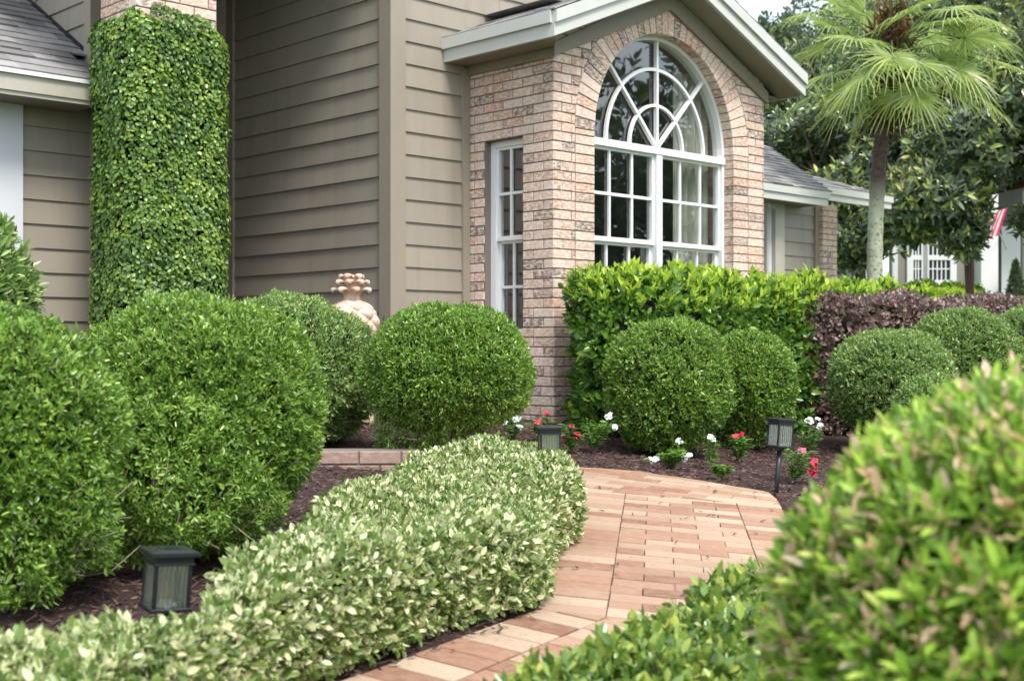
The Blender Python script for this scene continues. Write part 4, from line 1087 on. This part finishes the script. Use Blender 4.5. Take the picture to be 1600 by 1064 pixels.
# ------------------------------------------------------------------ stone pineapple
pa_c = at(550, 8.0, 538)
pa = empty('stone_pineapple', (pa_c[0], pa_c[1], Gz(*pa_c[:2])), .4, label='weathered terracotta pineapple ornament rising between two round shrubs', cat='garden ornament')
def pineapple():
    g = Gz(*pa_c[:2]); zc = hz(.085) - g; R = .166; RH = .195
    mb = MB(); nu, nv = 140, 90; vs = []
    for j in range(nv + 1):
        v = j / nv; th = math.pi * v
        for i in range(nu):
            u = i / nu * 2 * math.pi
            A = 3 * u / math.pi + v * 5; B = 3 * u / math.pi - v * 5
            a = abs((A % 1) - .5) * 2; b = abs((B % 1) - .5) * 2
            hgt = (1 - a ** 2.4) * (1 - b ** 2.4); s_ = math.sin(th) ** .75
            d = 1 + .19 * (hgt ** .5 - .5) * min(1, s_ * 1.4) * (0.35 if v < .13 else 1)
            vs.append((R * s_ * d * math.cos(u), R * s_ * d * math.sin(u), zc + RH * math.cos(th) * (1 + .02 * (d - 1))))
    mb.add(vs, [(j * nu + i, (j + 1) * nu + i, (j + 1) * nu + (i + 1) % nu, j * nu + (i + 1) % nu) for j in range(nv) for i in range(nu)], 0, True)
    mb.build('body', M['terracotta'], pa)
    cr = MB(); z0 = zc + RH - .02
    cr.tube([(0, 0, z0 - .03), (0, 0, z0 + .07), (0, 0, z0 + .15)], [.062, .046, .026], 16)
    for ring, (n_, rad, hh, ln) in enumerate(((7, .048, .056, .084), (7, .042, .104, .070), (5, .030, .140, .056))):
        for i in range(n_):
            a = 6.283 * (i + .5 * ring) / n_ + .2; ca, sa = math.cos(a), math.sin(a); pts = []
            prof = [(-.004, -.085), (.000, -.045), (.006, -.012), (ln * .30, .022), (ln * .70, .040), (ln * .98, .034), (ln * 1.03, .016)]
            wid = [.015, .016, .018, .025, .029, .022, .008]; nn = []
            for (r, z), wd in zip(prof, wid):
                for k, sx in enumerate((-1, -.5, 0, .5, 1)):
                    rr = rad + r - abs(sx) * .010; nn.append((rr * ca - sx * wd * sa, rr * sa + sx * wd * ca, z0 + hh + z - abs(sx) ** 2 * .006))
            m = len(nn); inner_ = [(x - ca * .011, y - sa * .011, z - .012) for x, y, z in nn]
            fs = []
            for j in range(6):
                for k in range(4):
                    p = j * 5 + k; fs.append((p, p + 1, p + 6, p + 5)); fs.append((m + p + 5, m + p + 6, m + p + 1, m + p))
            for j in range(6): fs.append((j * 5, (j + 1) * 5, m + (j + 1) * 5, m + j * 5)); fs.append((j * 5 + 4, m + j * 5 + 4, m + (j + 1) * 5 + 4, (j + 1) * 5 + 4))
            for k in range(4): fs.append((30 + k, 31 + k, m + 31 + k, m + 30 + k))
            cr.add(nn + inner_, fs, 0, True)
    cr.build('leaf_crown', M['terracotta'], pa)
    pd = MB(); hb_ = zc - RH + .03
    pd.box((-.11, -.11, 0), (.11, .11, .05)); pd.box((-.085, -.085, .05), (.085, .085, hb_ - .04)); pd.box((-.11, -.11, hb_ - .04), (.11, .11, hb_))
    pd.build('pedestal', M['terracotta'], pa)
pineapple()

# ------------------------------------------------------------------ solar path lanterns
def lantern(loc, rz, lean, lab, H=.367):
    r = empty('path_lantern', loc, rz, label=lab, cat='garden light', group='black solar lanterns along the path')
    r.rotation_euler = (lean[0], lean[1], rz)
    s = .0555; zt = H; zb = H - .142
    st = MB(); st.tube([(0, 0, -.08), (0, 0, zb)], [.0105, .0125], 12, smooth=True); st.tube([(0, 0, zb - .018), (0, 0, zb)], [.018, .030], 14); st.build('stake', M['black_metal'], r)
    cp = MB()
    cp.hexa([(-s, -s), (s, -s), (s, s), (-s, s)], zt - .013, zt - .004, 0, .002)
    vs = [(-s, -s, zt - .004), (s, -s, zt - .004), (s, s, zt - .004), (-s, s, zt - .004), (-.03, -.03, zt), (.03, -.03, zt), (.03, .03, zt), (-.03, .03, zt)]
    cp.add(vs, [(0, 1, 5, 4), (1, 2, 6, 5), (2, 3, 7, 6), (3, 0, 4, 7), (4, 5, 6, 7)])
    e = .046; cp.hexa([(-e, -e), (e, -e), (e, e), (-e, e)], zt - .030, zt - .0132, 0, .001)
    e = .049; cp.hexa([(-e, -e), (e, -e), (e, e), (-e, e)], zt - .0345, zt - .0302, 0, .001)
    cpo = cp.build('cap', M['black_metal'], r)
    so_ = MB(); so_.box((-.022, -.022, zt + .0003), (.022, .022, zt + .0012)); so_.build('solar_panel', M['solar'], cpo)
    fr = MB(); a, b = .044, .037
    for sx in (-1, 1):
        for sy in (-1, 1):
            xa, xb = sorted((sx * a, sx * (a - .008))); ya, yb = sorted((sy * a, sy * (a - .008)))
            fr.box((xa, ya, zb + .008), (xb, yb, zt - .0347))
    e = .049; fr.hexa([(-e, -e), (e, -e), (e, e), (-e, e)], zb - .001, zb + .0078, 0, .002)
    fr.build('frame', M['black_metal'], r)
    for i in range(4):
        g = MB(); w2_ = .036; z0, z1 = zb + .008, zt - .035
        vs = [(-w2_, -.0405, z0), (w2_, -.0405, z0), (w2_, -.0405, z1), (-w2_, -.0405, z1)]; an = i * math.pi / 2
        vs = [(x * math.cos(an) - y * math.sin(an), x * math.sin(an) + y * math.cos(an), z) for x, y, z in vs]
        g.slab(vs, .0015); g.build('glass_pane', M['lamp_glass'], r)
    bl = MB(); bl.tube([(0, 0, zb + .026), (0, 0, zb + .036), (0, 0, zb + .058), (0, 0, zb + .066)], [.004, .0065, .006, .001], 8); bl.build('bulb', M['amber'], r)
    rf = MB(); rf.tube([(0, 0, zb + .008), (0, 0, zb + .012), (0, 0, zb + .022)], [.032, .026, .010], 20); rf.build('reflector', M['chrome'], r)
    return r
l1 = at(247, 3.0); lantern((l1[0], l1[1], CH - .4755 - .367), math.radians(33), (math.radians(2), math.radians(3.5)), 'nearest black lantern, standing in the back edge of the variegated hedge at lower left')
l2 = at(858, 5.4); lantern((l2[0], l2[1], CH - .343 - .367), math.radians(6), (0, 0), 'black lantern sunk into the far end of the variegated hedge')
l3 = onground(1213, 770); lantern((l3[0], l3[1], l3[2]), math.radians(24), (0, math.radians(5)), 'black lantern on a tall stake in the mulch at the right corner of the path')

# ------------------------------------------------------------------ bedding flowers
def bedding(px, py, h, wd, nst, heads, petal, lab, seed, lean=(0, 0)):
    rng = np.random.default_rng(seed); x, y, z = onground(px, py)
    r = empty('flowering_plant', (x, y, z), 0, label=lab, cat='flower', group='white and red bedding flowers in the mulch')
    st = MB(); lp = []; ld = []
    ends = []
    for i in range(nst):
        a = rng.random() * 6.283; q = wd * rng.uniform(.3, 1)
        e = Vector((math.cos(a) * q + lean[0], math.sin(a) * q + lean[1], h * rng.uniform(.65, 1.0)))
        if i < len(heads): e = Vector((heads[i][0], heads[i][1], heads[i][2]))
        m_ = e * .5 + Vector((rng.normal() * .01, rng.normal() * .01, h * .08)); st.tube([(0, 0, 0), m_, e], [.0035, .003, .002], 5); ends.append(e)
        for k in range(11):
            f = .2 + .8 * k / 10; p = Vector((0, 0, 0)).lerp(m_, f * 2) if f < .5 else m_.lerp(e, f * 2 - 1)
            b = rng.random() * 6.283
            for t_ in (0, math.pi): lp.append(p); ld.append((math.cos(b + t_), math.sin(b + t_), .45))
    st.build('stem', M['stem'], r)
    n = len(lp); Ls = rng.uniform(.036, .058, n)
    leaf_mesh('foliage', [(leaf_data(lp, ld, np.tile((0, 0, 1.), (n, 1)) + rng.normal(size=(n, 3)) * .2, Ls, Ls * .42, .3), 0)], M['flower_leaf'], r)
    for i, e in enumerate(heads):
        fl_ = MB(); c = Vector(e[:3]); nb = e[3] if len(e) > 3 else 2
        for b in range(nb):
            cc = c + Vector((rng.normal() * .014, rng.normal() * .010, rng.normal() * .010 + .004)) * (b > 0)
            n_ = Vector((rng.normal() * .5, -1 + rng.normal() * .4, .9)).normalized(); a1 = n_.cross(Vector((0, 0, 1))).normalized(); a2 = n_.cross(a1)
            for k in range(5):
                t_ = 6.283 * k / 5 + rng.random() * .3; rr = .0185
                d = a1 * math.cos(t_) + a2 * math.sin(t_); s_ = n_.cross(d)
                fl_.add([cc, cc + d * rr * .55 + s_ * rr * .48 + n_ * .003, cc + d * rr * 1.0 + s_ * rr * .25, cc + d * rr * 1.0 - s_ * rr * .25, cc + d * rr * .55 - s_ * rr * .48 + n_ * .003], [(0, 1, 2, 3, 4)])
        m_ = petal[i % len(petal)] if isinstance(petal, list) else petal
        fl_.build('flower', M[m_], r)
bedding(800, 694, .20, .09, 6, [(-.06, -.03, .13, 3), (.02, .0, .14, 3), (.05, -.02, .10, 2), (.08, .05, .24, 3), (-.0, .05, .20, 2)], 'petal_white', 'white flowers with sprawling leaves left of the sunk lantern', 71)
bedding(848, 690, .16, .07, 5, [(-.02, 0, .12, 2), (.02, .02, .17, 2), (-.01, .0, .09, 3)], ['petal_red', 'petal_red', 'petal_white'], 'red and white flowers directly behind the sunk lantern', 72)
bedding(893, 706, .15, .07, 6, [(.0, .0, .14, 3), (.03, -.02, .09, 3), (-.04, -.02, .08, 3)], ['petal_red', 'petal_red', 'petal_pink'], 'low red flowers just right of the sunk lantern', 73)
bedding(926, 705, .18, .11, 7, [(.10, 0, .19, 4), (.12, -.01, .14, 4)], 'petal_white', 'leggy plant with white blooms leaning against the ball shrub', 74, (.03, 0))
bedding(1050, 729, .09, .10, 8, [(-.11, -.03, .035, 4), (.07, -.02, .05, 4), (.05, .04, .13, 2)], 'petal_white', 'low white flowering plant at the mulch edge of the path', 75)
bedding(1112, 733, .15, .05, 3, [(-.01, 0, .17, 3)], 'petal_white', 'thin plant topped by a single white bloom in the mulch', 76)
bedding(1152, 722, .14, .07, 6, [(.0, 0, .15, 4)], 'petal_red', 'bushy plant topped by one red bloom in the mulch', 77)
bedding(1128, 748, .07, .05, 4, [], 'petal_red', 'small seedling without flowers beside the path edge', 78)
bedding(1262, 716, .17, .09, 6, [(.02, 0, .22, 4), (.07, 0, .19, 4)], 'petal_white', 'white flowers behind the tall staked lantern', 79)
bedding(1240, 752, .16, .10, 8, [(-.05, 0, .19, 2), (.08, -.02, .06, 4), (.11, 0, .09, 3), (.04, .02, .16, 2)], ['petal_white', 'petal_red', 'petal_red', 'petal_pink'], 'mixed red and white flowers at the foot of the staked lantern', 80)

# ------------------------------------------------------------------ fan palm
def palm():
    x, y = 4.09, 14.3; g = Gz(x, y); cx, cz = at(1392, 14.3)[0] - x, hz(3.36) - g
    r = empty('fan_palm', (x, y, g), 0, label='fan palm with a pale lichen covered trunk in front of the dark trees', cat='palm tree')
    tr = MB(); rng = np.random.default_rng(91); pts = []; rd = []
    for i in range(60):
        f = i / 59; pts.append((cx * f ** 3 - .05 * math.sin(f * 3.1), 0, f * (cz - .25))); rd.append(.094 - .020 * f + .004 * math.sin(i * 1.9) + .003 * rng.random())
    tr.tube(pts, rd, 18)
    t = NT('palm_trunk'); o = t.obj(); n1 = t.noise(22, 5, .7, t.obj((1, 1, 1.6)))
    sp = t.new('SeparateXYZ'); t.link(o, sp.inputs[0])
    mr = t.new('MapRange'); mr.inputs[1].default_value = 2.40; mr.inputs[2].default_value = 2.8; t.link(t.math('ADD', sp.outputs[2], t.math('MULTIPLY', n1, .5)), mr.inputs[0])
    c = t.ramp(n1, [(.36, (.07, .075, .05)), (.44, (.36, .39, .27)), (.7, (.52, .55, .41))])
    c2 = t.ramp(n1, [(.35, (.04, .025, .02)), (.7, (.15, .10, .08))])
    t.base(t.mix(mr.outputs[0], c, c2)); t.rough(.9); t.bump(n1, .6, .01)
    tr.build('trunk', t.m, r)
    fb = []; n = 900
    P = np.column_stack([rng.normal(size=n) * .085 + cx, rng.normal(size=n) * .085, cz + rng.uniform(-.95, .35, n)])
    D = np.column_stack([rng.normal(size=(n, 2)) * .5, rng.uniform(-.6, 1.2, n)])
    leaf_mesh('trunk_fibre', [(leaf_data(P, D, rng.normal(size=(n, 3)), rng.uniform(.12, .3, n), .03, .3), 0)], M['palm_fiber'], r)
    hubs = []
    for (px, py, dy) in ((1275, 22, -.1), (1335, 62, -.55), (1370, 105, -.6), (1300, 118, -.2), (1430, 148, -.55), (1507, 60, -.4), (1530, 30, .1), (1490, 15, -.5), (1420, 22, -.5), (1545, 95, .0), (1290, 75, .3), (1335, 150, -.1), (1480, 130, -.3), (1510, 130, .3), (1400, 148, -.35), (1360, 150, .3), (1440, 152, .4),
                         (1350, 120, -.7), (1435, 100, -.7), (1312, 10, .3), (1478, 40, -.6), (1395, 90, -.7), (1500, 110, -.4), (1545, 60, .5), (1350, 20, .5), (1450, 60, .6), (1300, 40, .7), (1320, 135, .5), (1470, 95, -.1), (1390, -40, -.5), (1330, -40, -.3), (1460, -45, -.2), (1395, 140, .6), (1525, 150, .0), (1280, 145, .2)):
        q = at(px, 14.3 + dy, py); hubs.append(Vector((q[0] - x, dy, q[2] - g)))
    c0 = Vector((cx, 0, cz))
    for hpos in hubs:
        out = (hpos - c0); out.z *= .8
        if out.length < .2: out = Vector((rng.normal() * .3, -.6, .2))
        hub = hpos; ax = out.normalized()
        st_ = MB(); mid = c0.lerp(hub, .5) + Vector((0, 0, .10)); st_.tube([c0 + Vector((0, 0, -.1)), mid, hub], [.014, .010, .007], 5)
        nseg = 5; nl = 34; down = Vector((0, 0, -1))
        # plane of the fan: spanned by the outward-drooping axis and a sideways axis
        axd = (ax + down * rng.uniform(.05, .75)).normalized(); side = axd.cross(Vector((rng.normal() * .3, rng.normal() * .3 - .2, 1))).normalized(); up_ = side.cross(axd)
        lf = MB(); Rl = rng.uniform(.46, .60)
        for k in range(nl):
            a = (k / (nl - 1) - .5) * math.radians(rng.uniform(285, 300)); d = axd * math.cos(a) + side * math.sin(a) + up_ * (.12 + .1 * math.cos(a)) 
            d.normalize(); L_ = Rl * (.72 + .28 * math.cos(a * .55)) * rng.uniform(.92, 1.06); s_ = d.cross(up_).normalized(); pts_ = []
            for j in range(nseg + 1):
                f = j / nseg; p = hub + d * L_ * f + down * (L_ * .27 * f ** 2.6 * rng.uniform(.7, 1.5)); wd_ = .0135 * (f * 2.6 if f < .35 else (1 - f) / .65 * .9 + .02) + .0015
                pts_ += [p - s_ * wd_ + up_ * wd_ * .5, p, p + s_ * wd_ + up_ * wd_ * .5]
            lf.add(pts_, [(3 * j + c_, 3 * j + c_ + 1, 3 * j + c_ + 4, 3 * j + c_ + 3) for j in range(nseg) for c_ in (0, 1)])
        fo = lf.build('frond', M['palm_leaf'], r); st_.build('leaf_stalk', M['stem'], fo)
palm()

# ------------------------------------------------------------------ broadleaf trees behind
def tree(name, base, trunk, blobs, nro, L, Wd, mat, lab, seed, bark='bark', k=7, grp=None, bare=None, stem=.10):
    rng = np.random.default_rng(seed); x, y = base; g = Gz(x, y); r = empty(name, (x, y, g), 0, label=lab, cat='tree', group=grp)
    mb = MB(); mb.tube(*trunk, 12)
    top = Vector(trunk[0][-1]); ch = []
    for (bx, by, bz, br, bv, wt) in blobs:
        c = Vector((bx - x, by - y, bz - g)); mid = top.lerp(c, .5) + Vector((rng.normal() * .15, rng.normal() * .15, .1)); mb.tube([top - Vector((0, 0, .3)), mid, c], [trunk[1][-1] * .6, .05, .015], 6)
        for q in range(7):
            d = N3(rng.normal(size=3)) * np.array([br, br, bv]) * .8; e = c + Vector(d); mb.tube([mid, mid.lerp(e, .5) + Vector((0, 0, .06)), e], [.03, .016, .006], 5)
        n = int(nro * wt); d = N3(rng.normal(size=(n, 3))); rr = rng.random(n) ** .45
        P = d * rr[:, None] * np.array([br, br, bv]) * (1 + .22 * noise3(d, 4, seed))[:, None] + np.array(c)
        m = noise3(P, 3.4, seed + 3) > -.42; P, d = P[m], d[m]
        ch.append(sprigs(P, d, rng, k, stem, L, Wd, up=.5, jit=.6, alpha=1.1, curl=.1))
    mb.build('trunk', M[bark], r)
    leaf_mesh('crown', [(np.concatenate(ch), 0)], mat, r)
    return r
def B(px, py, Y, br, bv, wt): q = at(px, Y, py); return (q[0], q[1], q[2], br, bv, wt)
b1 = at(1515, 19.5); tree('broadleaf_tree', b1[:2], ([(0, 0, 0), (.02, 0, 1.2), (-.03, 0, 2.3), (.1, .1, 3.3)], [.085, .07, .06, .05]),
     [B(1560, 205, 19, 1.3, .95, 1), B(1460, 310, 19, .9, .55, .55), B(1600, 120, 19, 1.4, 1.2, 1), B(1500, 180, 20.5, 1.5, 1.1, .9), B(1655, 320, 18.5, .6, .6, .3), B(1510, 375, 18.6, .35, .45, .10), B(1560, 20, 20, 1.5, 1.2, .9), B(1420, 345, 19.5, .6, .35, .2)],
     2300, .13, .045, M['magnolia_leaf'], 'glossy dark leaved tree with a reddish trunk by the white columned porch', 101, 'bark_red')
b2 = at(1335, 21); tree('broadleaf_tree', b2[:2], ([(0, 0, 0), (.02, 0, 1.0), (.05, 0, 2.0), (0, .1, 3.0)], [.13, .11, .09, .06]),
     [B(1330, 330, 21, 1.1, .85, .8), B(1250, 240, 22, 1.3, .9, .8), B(1400, 290, 21, 1.0, 1.1, .7), B(1400, 180, 22, 1.6, 1.3, .9), B(1230, 190, 23, 1.0, .8, .5), B(1330, 380, 20.5, .7, .35, .35), B(1440, 80, 23, 1.6, 1.4, .7), B(1300, 120, 23.5, 1.2, 1.0, .5)],
     2300, .12, .045, M['magnolia_leaf'], 'dense dark leaved tree behind the palm trunk and the right wing roof', 102)
b3 = at(1225, 34); tree('broadleaf_tree', b3[:2], ([(0, 0, 0), (0, 0, 3), (0, 0, 6)], [.2, .17, .1]),
     [B(1205, 75, 34, .9, .7, .5), B(1250, 120, 34, 1.6, 1.2, .8), B(1200, 150, 34, 1.3, 1.4, .8), B(1300, 60, 35, 1.8, 1.6, .8), B(1400, 20, 36, 2.2, 2, .8), B(1520, 60, 36, 3.0, 2.5, 1)],
     1500, .16, .07, M['far_leaf'], 'distant hazy tree top showing between the gable roof and the palm', 103, k=5)
# trees beyond the right edge: they are what the big window mirrors
for i, (x, y, h, lab) in enumerate(((13.5, 11.5, 4.2, 'tall shade tree outside the right edge of the photo, nearer the house'), (16.5, 7.2, 4.8, 'tall shade tree outside the right edge of the photo, nearer the street'))):
    g = Gz(x, y); tree('shade_tree', (x, y), ([(0, 0, 0), (.1, 0, 1.5), (0, .1, 2.6)], [.2, .16, .12]),
         [(x, y, g + h, 2.6, 1.9, 1), (x - 1.4, y + 1.2, g + h - 1.3, 1.8, 1.3, .6), (x + 1, y - 1.5, g + h - 1.2, 1.9, 1.4, .6)], 1100, .2, .09, M['far_leaf'], lab, 110 + i, k=5, stem=.2)

# ------------------------------------------------------------------ neighbouring house across the side yard
NY = 26.0
nh = empty('house', (at(1500, NY)[0], NY, 0), math.radians(4), label='neighbouring grey house with white window trim and a columned porch', cat='house')
nx = at(1500, NY)[0]
def X(px): return (px - 800) / 2000 * NY - nx
def Z(py): return CH - (py - 538) / 2000 * NY
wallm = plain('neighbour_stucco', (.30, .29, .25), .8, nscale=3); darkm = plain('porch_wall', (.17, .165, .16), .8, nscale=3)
m_ = MB(); m_.box((X(1392), 0, -.5), (X(1548), .2, Z(150))); m_.box((X(1230), 1.5, -.5), (X(1391), 1.7, Z(200))); m_.build('wall', wallm, nh)
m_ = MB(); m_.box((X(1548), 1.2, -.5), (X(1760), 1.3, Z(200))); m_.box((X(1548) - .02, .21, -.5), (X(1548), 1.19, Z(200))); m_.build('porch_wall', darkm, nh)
m_ = MB(); m_.box((X(1522), -.35, -.5), (X(1549), -.02, Z(230))); m_.box((X(1518), -.38, Z(250)), (X(1553), -.01, Z(238))); m_.box((X(1600), -.3, -.5), (X(1622), -.02, Z(230))); m_.build('column', M['white'], nh)
m_ = MB(); m_.box((X(1391), -.05, -.5), (X(1399), .0, Z(200))); m_.build('corner_board', M['white'], nh)
m_ = MB(); m_.box((X(1300), 1.42, -.4), (X(1372), 1.49, Z(402))); m_.build('garage_door', M['white_cool'], nh)
for a, b, nvb in ((1424, 1437, 2), (1449, 1483, 4)):
    m_ = MB(); z0, z1 = Z(438), Z(352); zc = Z(403)
    m_.box((X(a) - .13, -.05, z1), (X(b) + .13, -.005, z1 + .14)); m_.box((X(a) - .13, -.05, z0 - .14), (X(b) + .13, -.005, z0))
    m_.box((X(a) - .13, -.05, z0), (X(a), -.005, z1)); m_.box((X(b), -.05, z0), (X(b) + .13, -.005, z1)); m_.box((X(a), -.045, zc - .05), (X(b), -.006, zc + .05))
    for k in range(1, nvb + 1):
        x_ = X(a) + (X(b) - X(a)) * k / (nvb + 1); m_.box((x_ - .012, -.03, z0), (x_ + .012, -.012, zc - .05)); m_.box((x_ - .012, -.03, zc + .05), (x_ + .012, -.012, z1))
    for zz in ((z0 + zc) / 2, (zc + z1) / 2): m_.box((X(a), -.031, zz - .012), (X(b), -.013, zz + .012))
    wo = m_.build('window', M['white'], nh)
    g_ = MB(); g_.box((X(a), -.01, z0), (X(b), -.004, z1)); g_.build('pane', plain('dark_pane', (.03, .035, .045), .15, bump=0), wo)
m_ = MB(); m_.slab([(X(1220), -.6, Z(230)), (X(1800), -.6, Z(230)), (X(1800), 4, Z(120)), (X(1220), 4, Z(120))], .1); m_.box((X(1220), -.62, Z(232)), (X(1800), -.58, Z(217))); m_.build('roof', M['shingle'], nh)
m_ = MB(); m_.box((X(1608), 1.15, -.3), (X(1640), 1.19, Z(345))); m_.build('door', M['white'], nh)
wl = MB(); wl.box((X(1553), 1.11, Z(402)), (X(1560), 1.19, Z(388))); wl.tube([(X(1556.5), 1.06, Z(388)), (X(1556.5), 1.06, Z(400))], [.10, .05], 10); wlo = wl.build('wall_lamp', M['black_metal'], nh)
em = NT('lit_lamp'); em.b.inputs['Emission Color'].default_value = (1, .72, .25, 1); em.b.inputs['Emission Strength'].default_value = 2.5; em.base((.9, .7, .3))
wl = MB(); wl.tube([(X(1557), 1.0, Z(405)), (X(1557), 1.0, Z(403)), (X(1557), 1.0, Z(400))], [.02, .055, .03], 12); wl.build('lamp_glow', em.m, wlo)
m_ = MB(); m_.box((X(1555), 1.15, Z(426)), (X(1570), 1.195, Z(418))); m_.build('house_plaque', plain('plaque', (.55, .53, .48), .7), nh)
cn = at(1587, 25.3); g = Gz(*cn[:2])
co = empty('potted_conifer', (cn[0], cn[1], g), 0, label='small dark cone shaped evergreen on the neighbouring porch', cat='plant')
rng = np.random.default_rng(5); n = 2600; f = rng.random(n); a = rng.random(n) * 6.283; H_ = Z(412) - g
P = np.column_stack([np.cos(a) * .21 * np.sin(np.clip((1 - f) * 2.4, 0, 1.57)), np.sin(a) * .21 * np.sin(np.clip((1 - f) * 2.4, 0, 1.57)), .3 + f * (H_ - .3)])
leaf_mesh('crown', [(sprigs(P, N3(np.column_stack([np.cos(a), np.sin(a), a * 0 + .8])), rng, 4, .04, .06, .02), 0)], M['far_leaf'], co)
m_ = MB(); m_.tube([(0, 0, 0), (0, 0, .3)], [.13, .17], 14); m_.tube([(0, 0, .3), (0, 0, H_ - .2)], [.1, .02], 6); m_.build('pot', M['terracotta'], co)
# flag
ft = NT('striped_cloth'); uvn = ft.new('TexCoord').outputs['UV']; sp = ft.new('SeparateXYZ'); ft.link(uvn, sp.inputs[0])
st1 = ft.math('GREATER_THAN', ft.math('FRACT', ft.math('MULTIPLY', sp.outputs[0], 4.0)), .5)
ft.base(ft.mix(st1, (.75, .72, .74), (.68, .05, .16))); ft.rough(.8)
fq = at(1556, 24.0); fr_ = empty('flag', (fq[0], fq[1], Gz(*fq[:2])), 0, label='red and white striped flag hanging among the leaves by the porch', cat='flag')
me = bpy.data.meshes.new('cloth'); NXF, NYF = 14, 10; vs = []; uvs = []
for j in range(NYF + 1):
    for i in range(NXF + 1):
        a, b = i / NXF, j / NYF; ca, sa = math.cos(-.35), math.sin(-.35)
        xx = a * .36 - .1; zz = -b * .56; vs.append((xx * ca - zz * sa - .02, .04 * math.sin(a * 9 + b * 2), (CH - (332 - 538) / 2000 * 24 - Gz(*fq[:2])) + xx * sa * -1 + zz * ca)); uvs.append((a, b))
fs = [(j * (NXF + 1) + i, j * (NXF + 1) + i + 1, (j + 1) * (NXF + 1) + i + 1, (j + 1) * (NXF + 1) + i) for j in range(NYF) for i in range(NXF)]
me.from_pydata(vs, [], fs); ul = me.uv_layers.new(name='uv')
for li, lp_ in enumerate(me.loops): ul.data[li].uv = uvs[lp_.vertex_index]
link('cloth', me, ft.m, fr_)
m_ = MB(); zt2 = CH - (332 - 538) / 2000 * 24 - Gz(*fq[:2]); m_.tube([(-.16, 0, zt2 + .02), (.4, 1.0, zt2 - .2), (1.2, 2.6, zt2 - .5)], .012, 6); m_.build('pole', M['white'], fr_)
# shrubs by the neighbour's windows
for i, (px, w_, mt, lab) in enumerate(((1440, 1.3, 'box_leaf', 'dark green shrub under the neighbouring window'), (1502, .9, 'box_leaf', 'dark green shrub beside the reddish tree trunk'), (1470, 1.7, 'hedge_tip', 'low lime green border in front of the dark shrubs next door'))):
    yy = 25.2 if mt == 'box_leaf' else 24.4; q = at(px, yy); zt3 = (CH - ((446 if i < 2 else 455) - 538) / 2000 * yy)
    ball_shrub('border_shrub', (q[0], q[1], zt3 - .35), (w_ * .5, .3, .36), 130 + i, 1500, .06, .03, M[mt], lab, bump=.12, power=3)
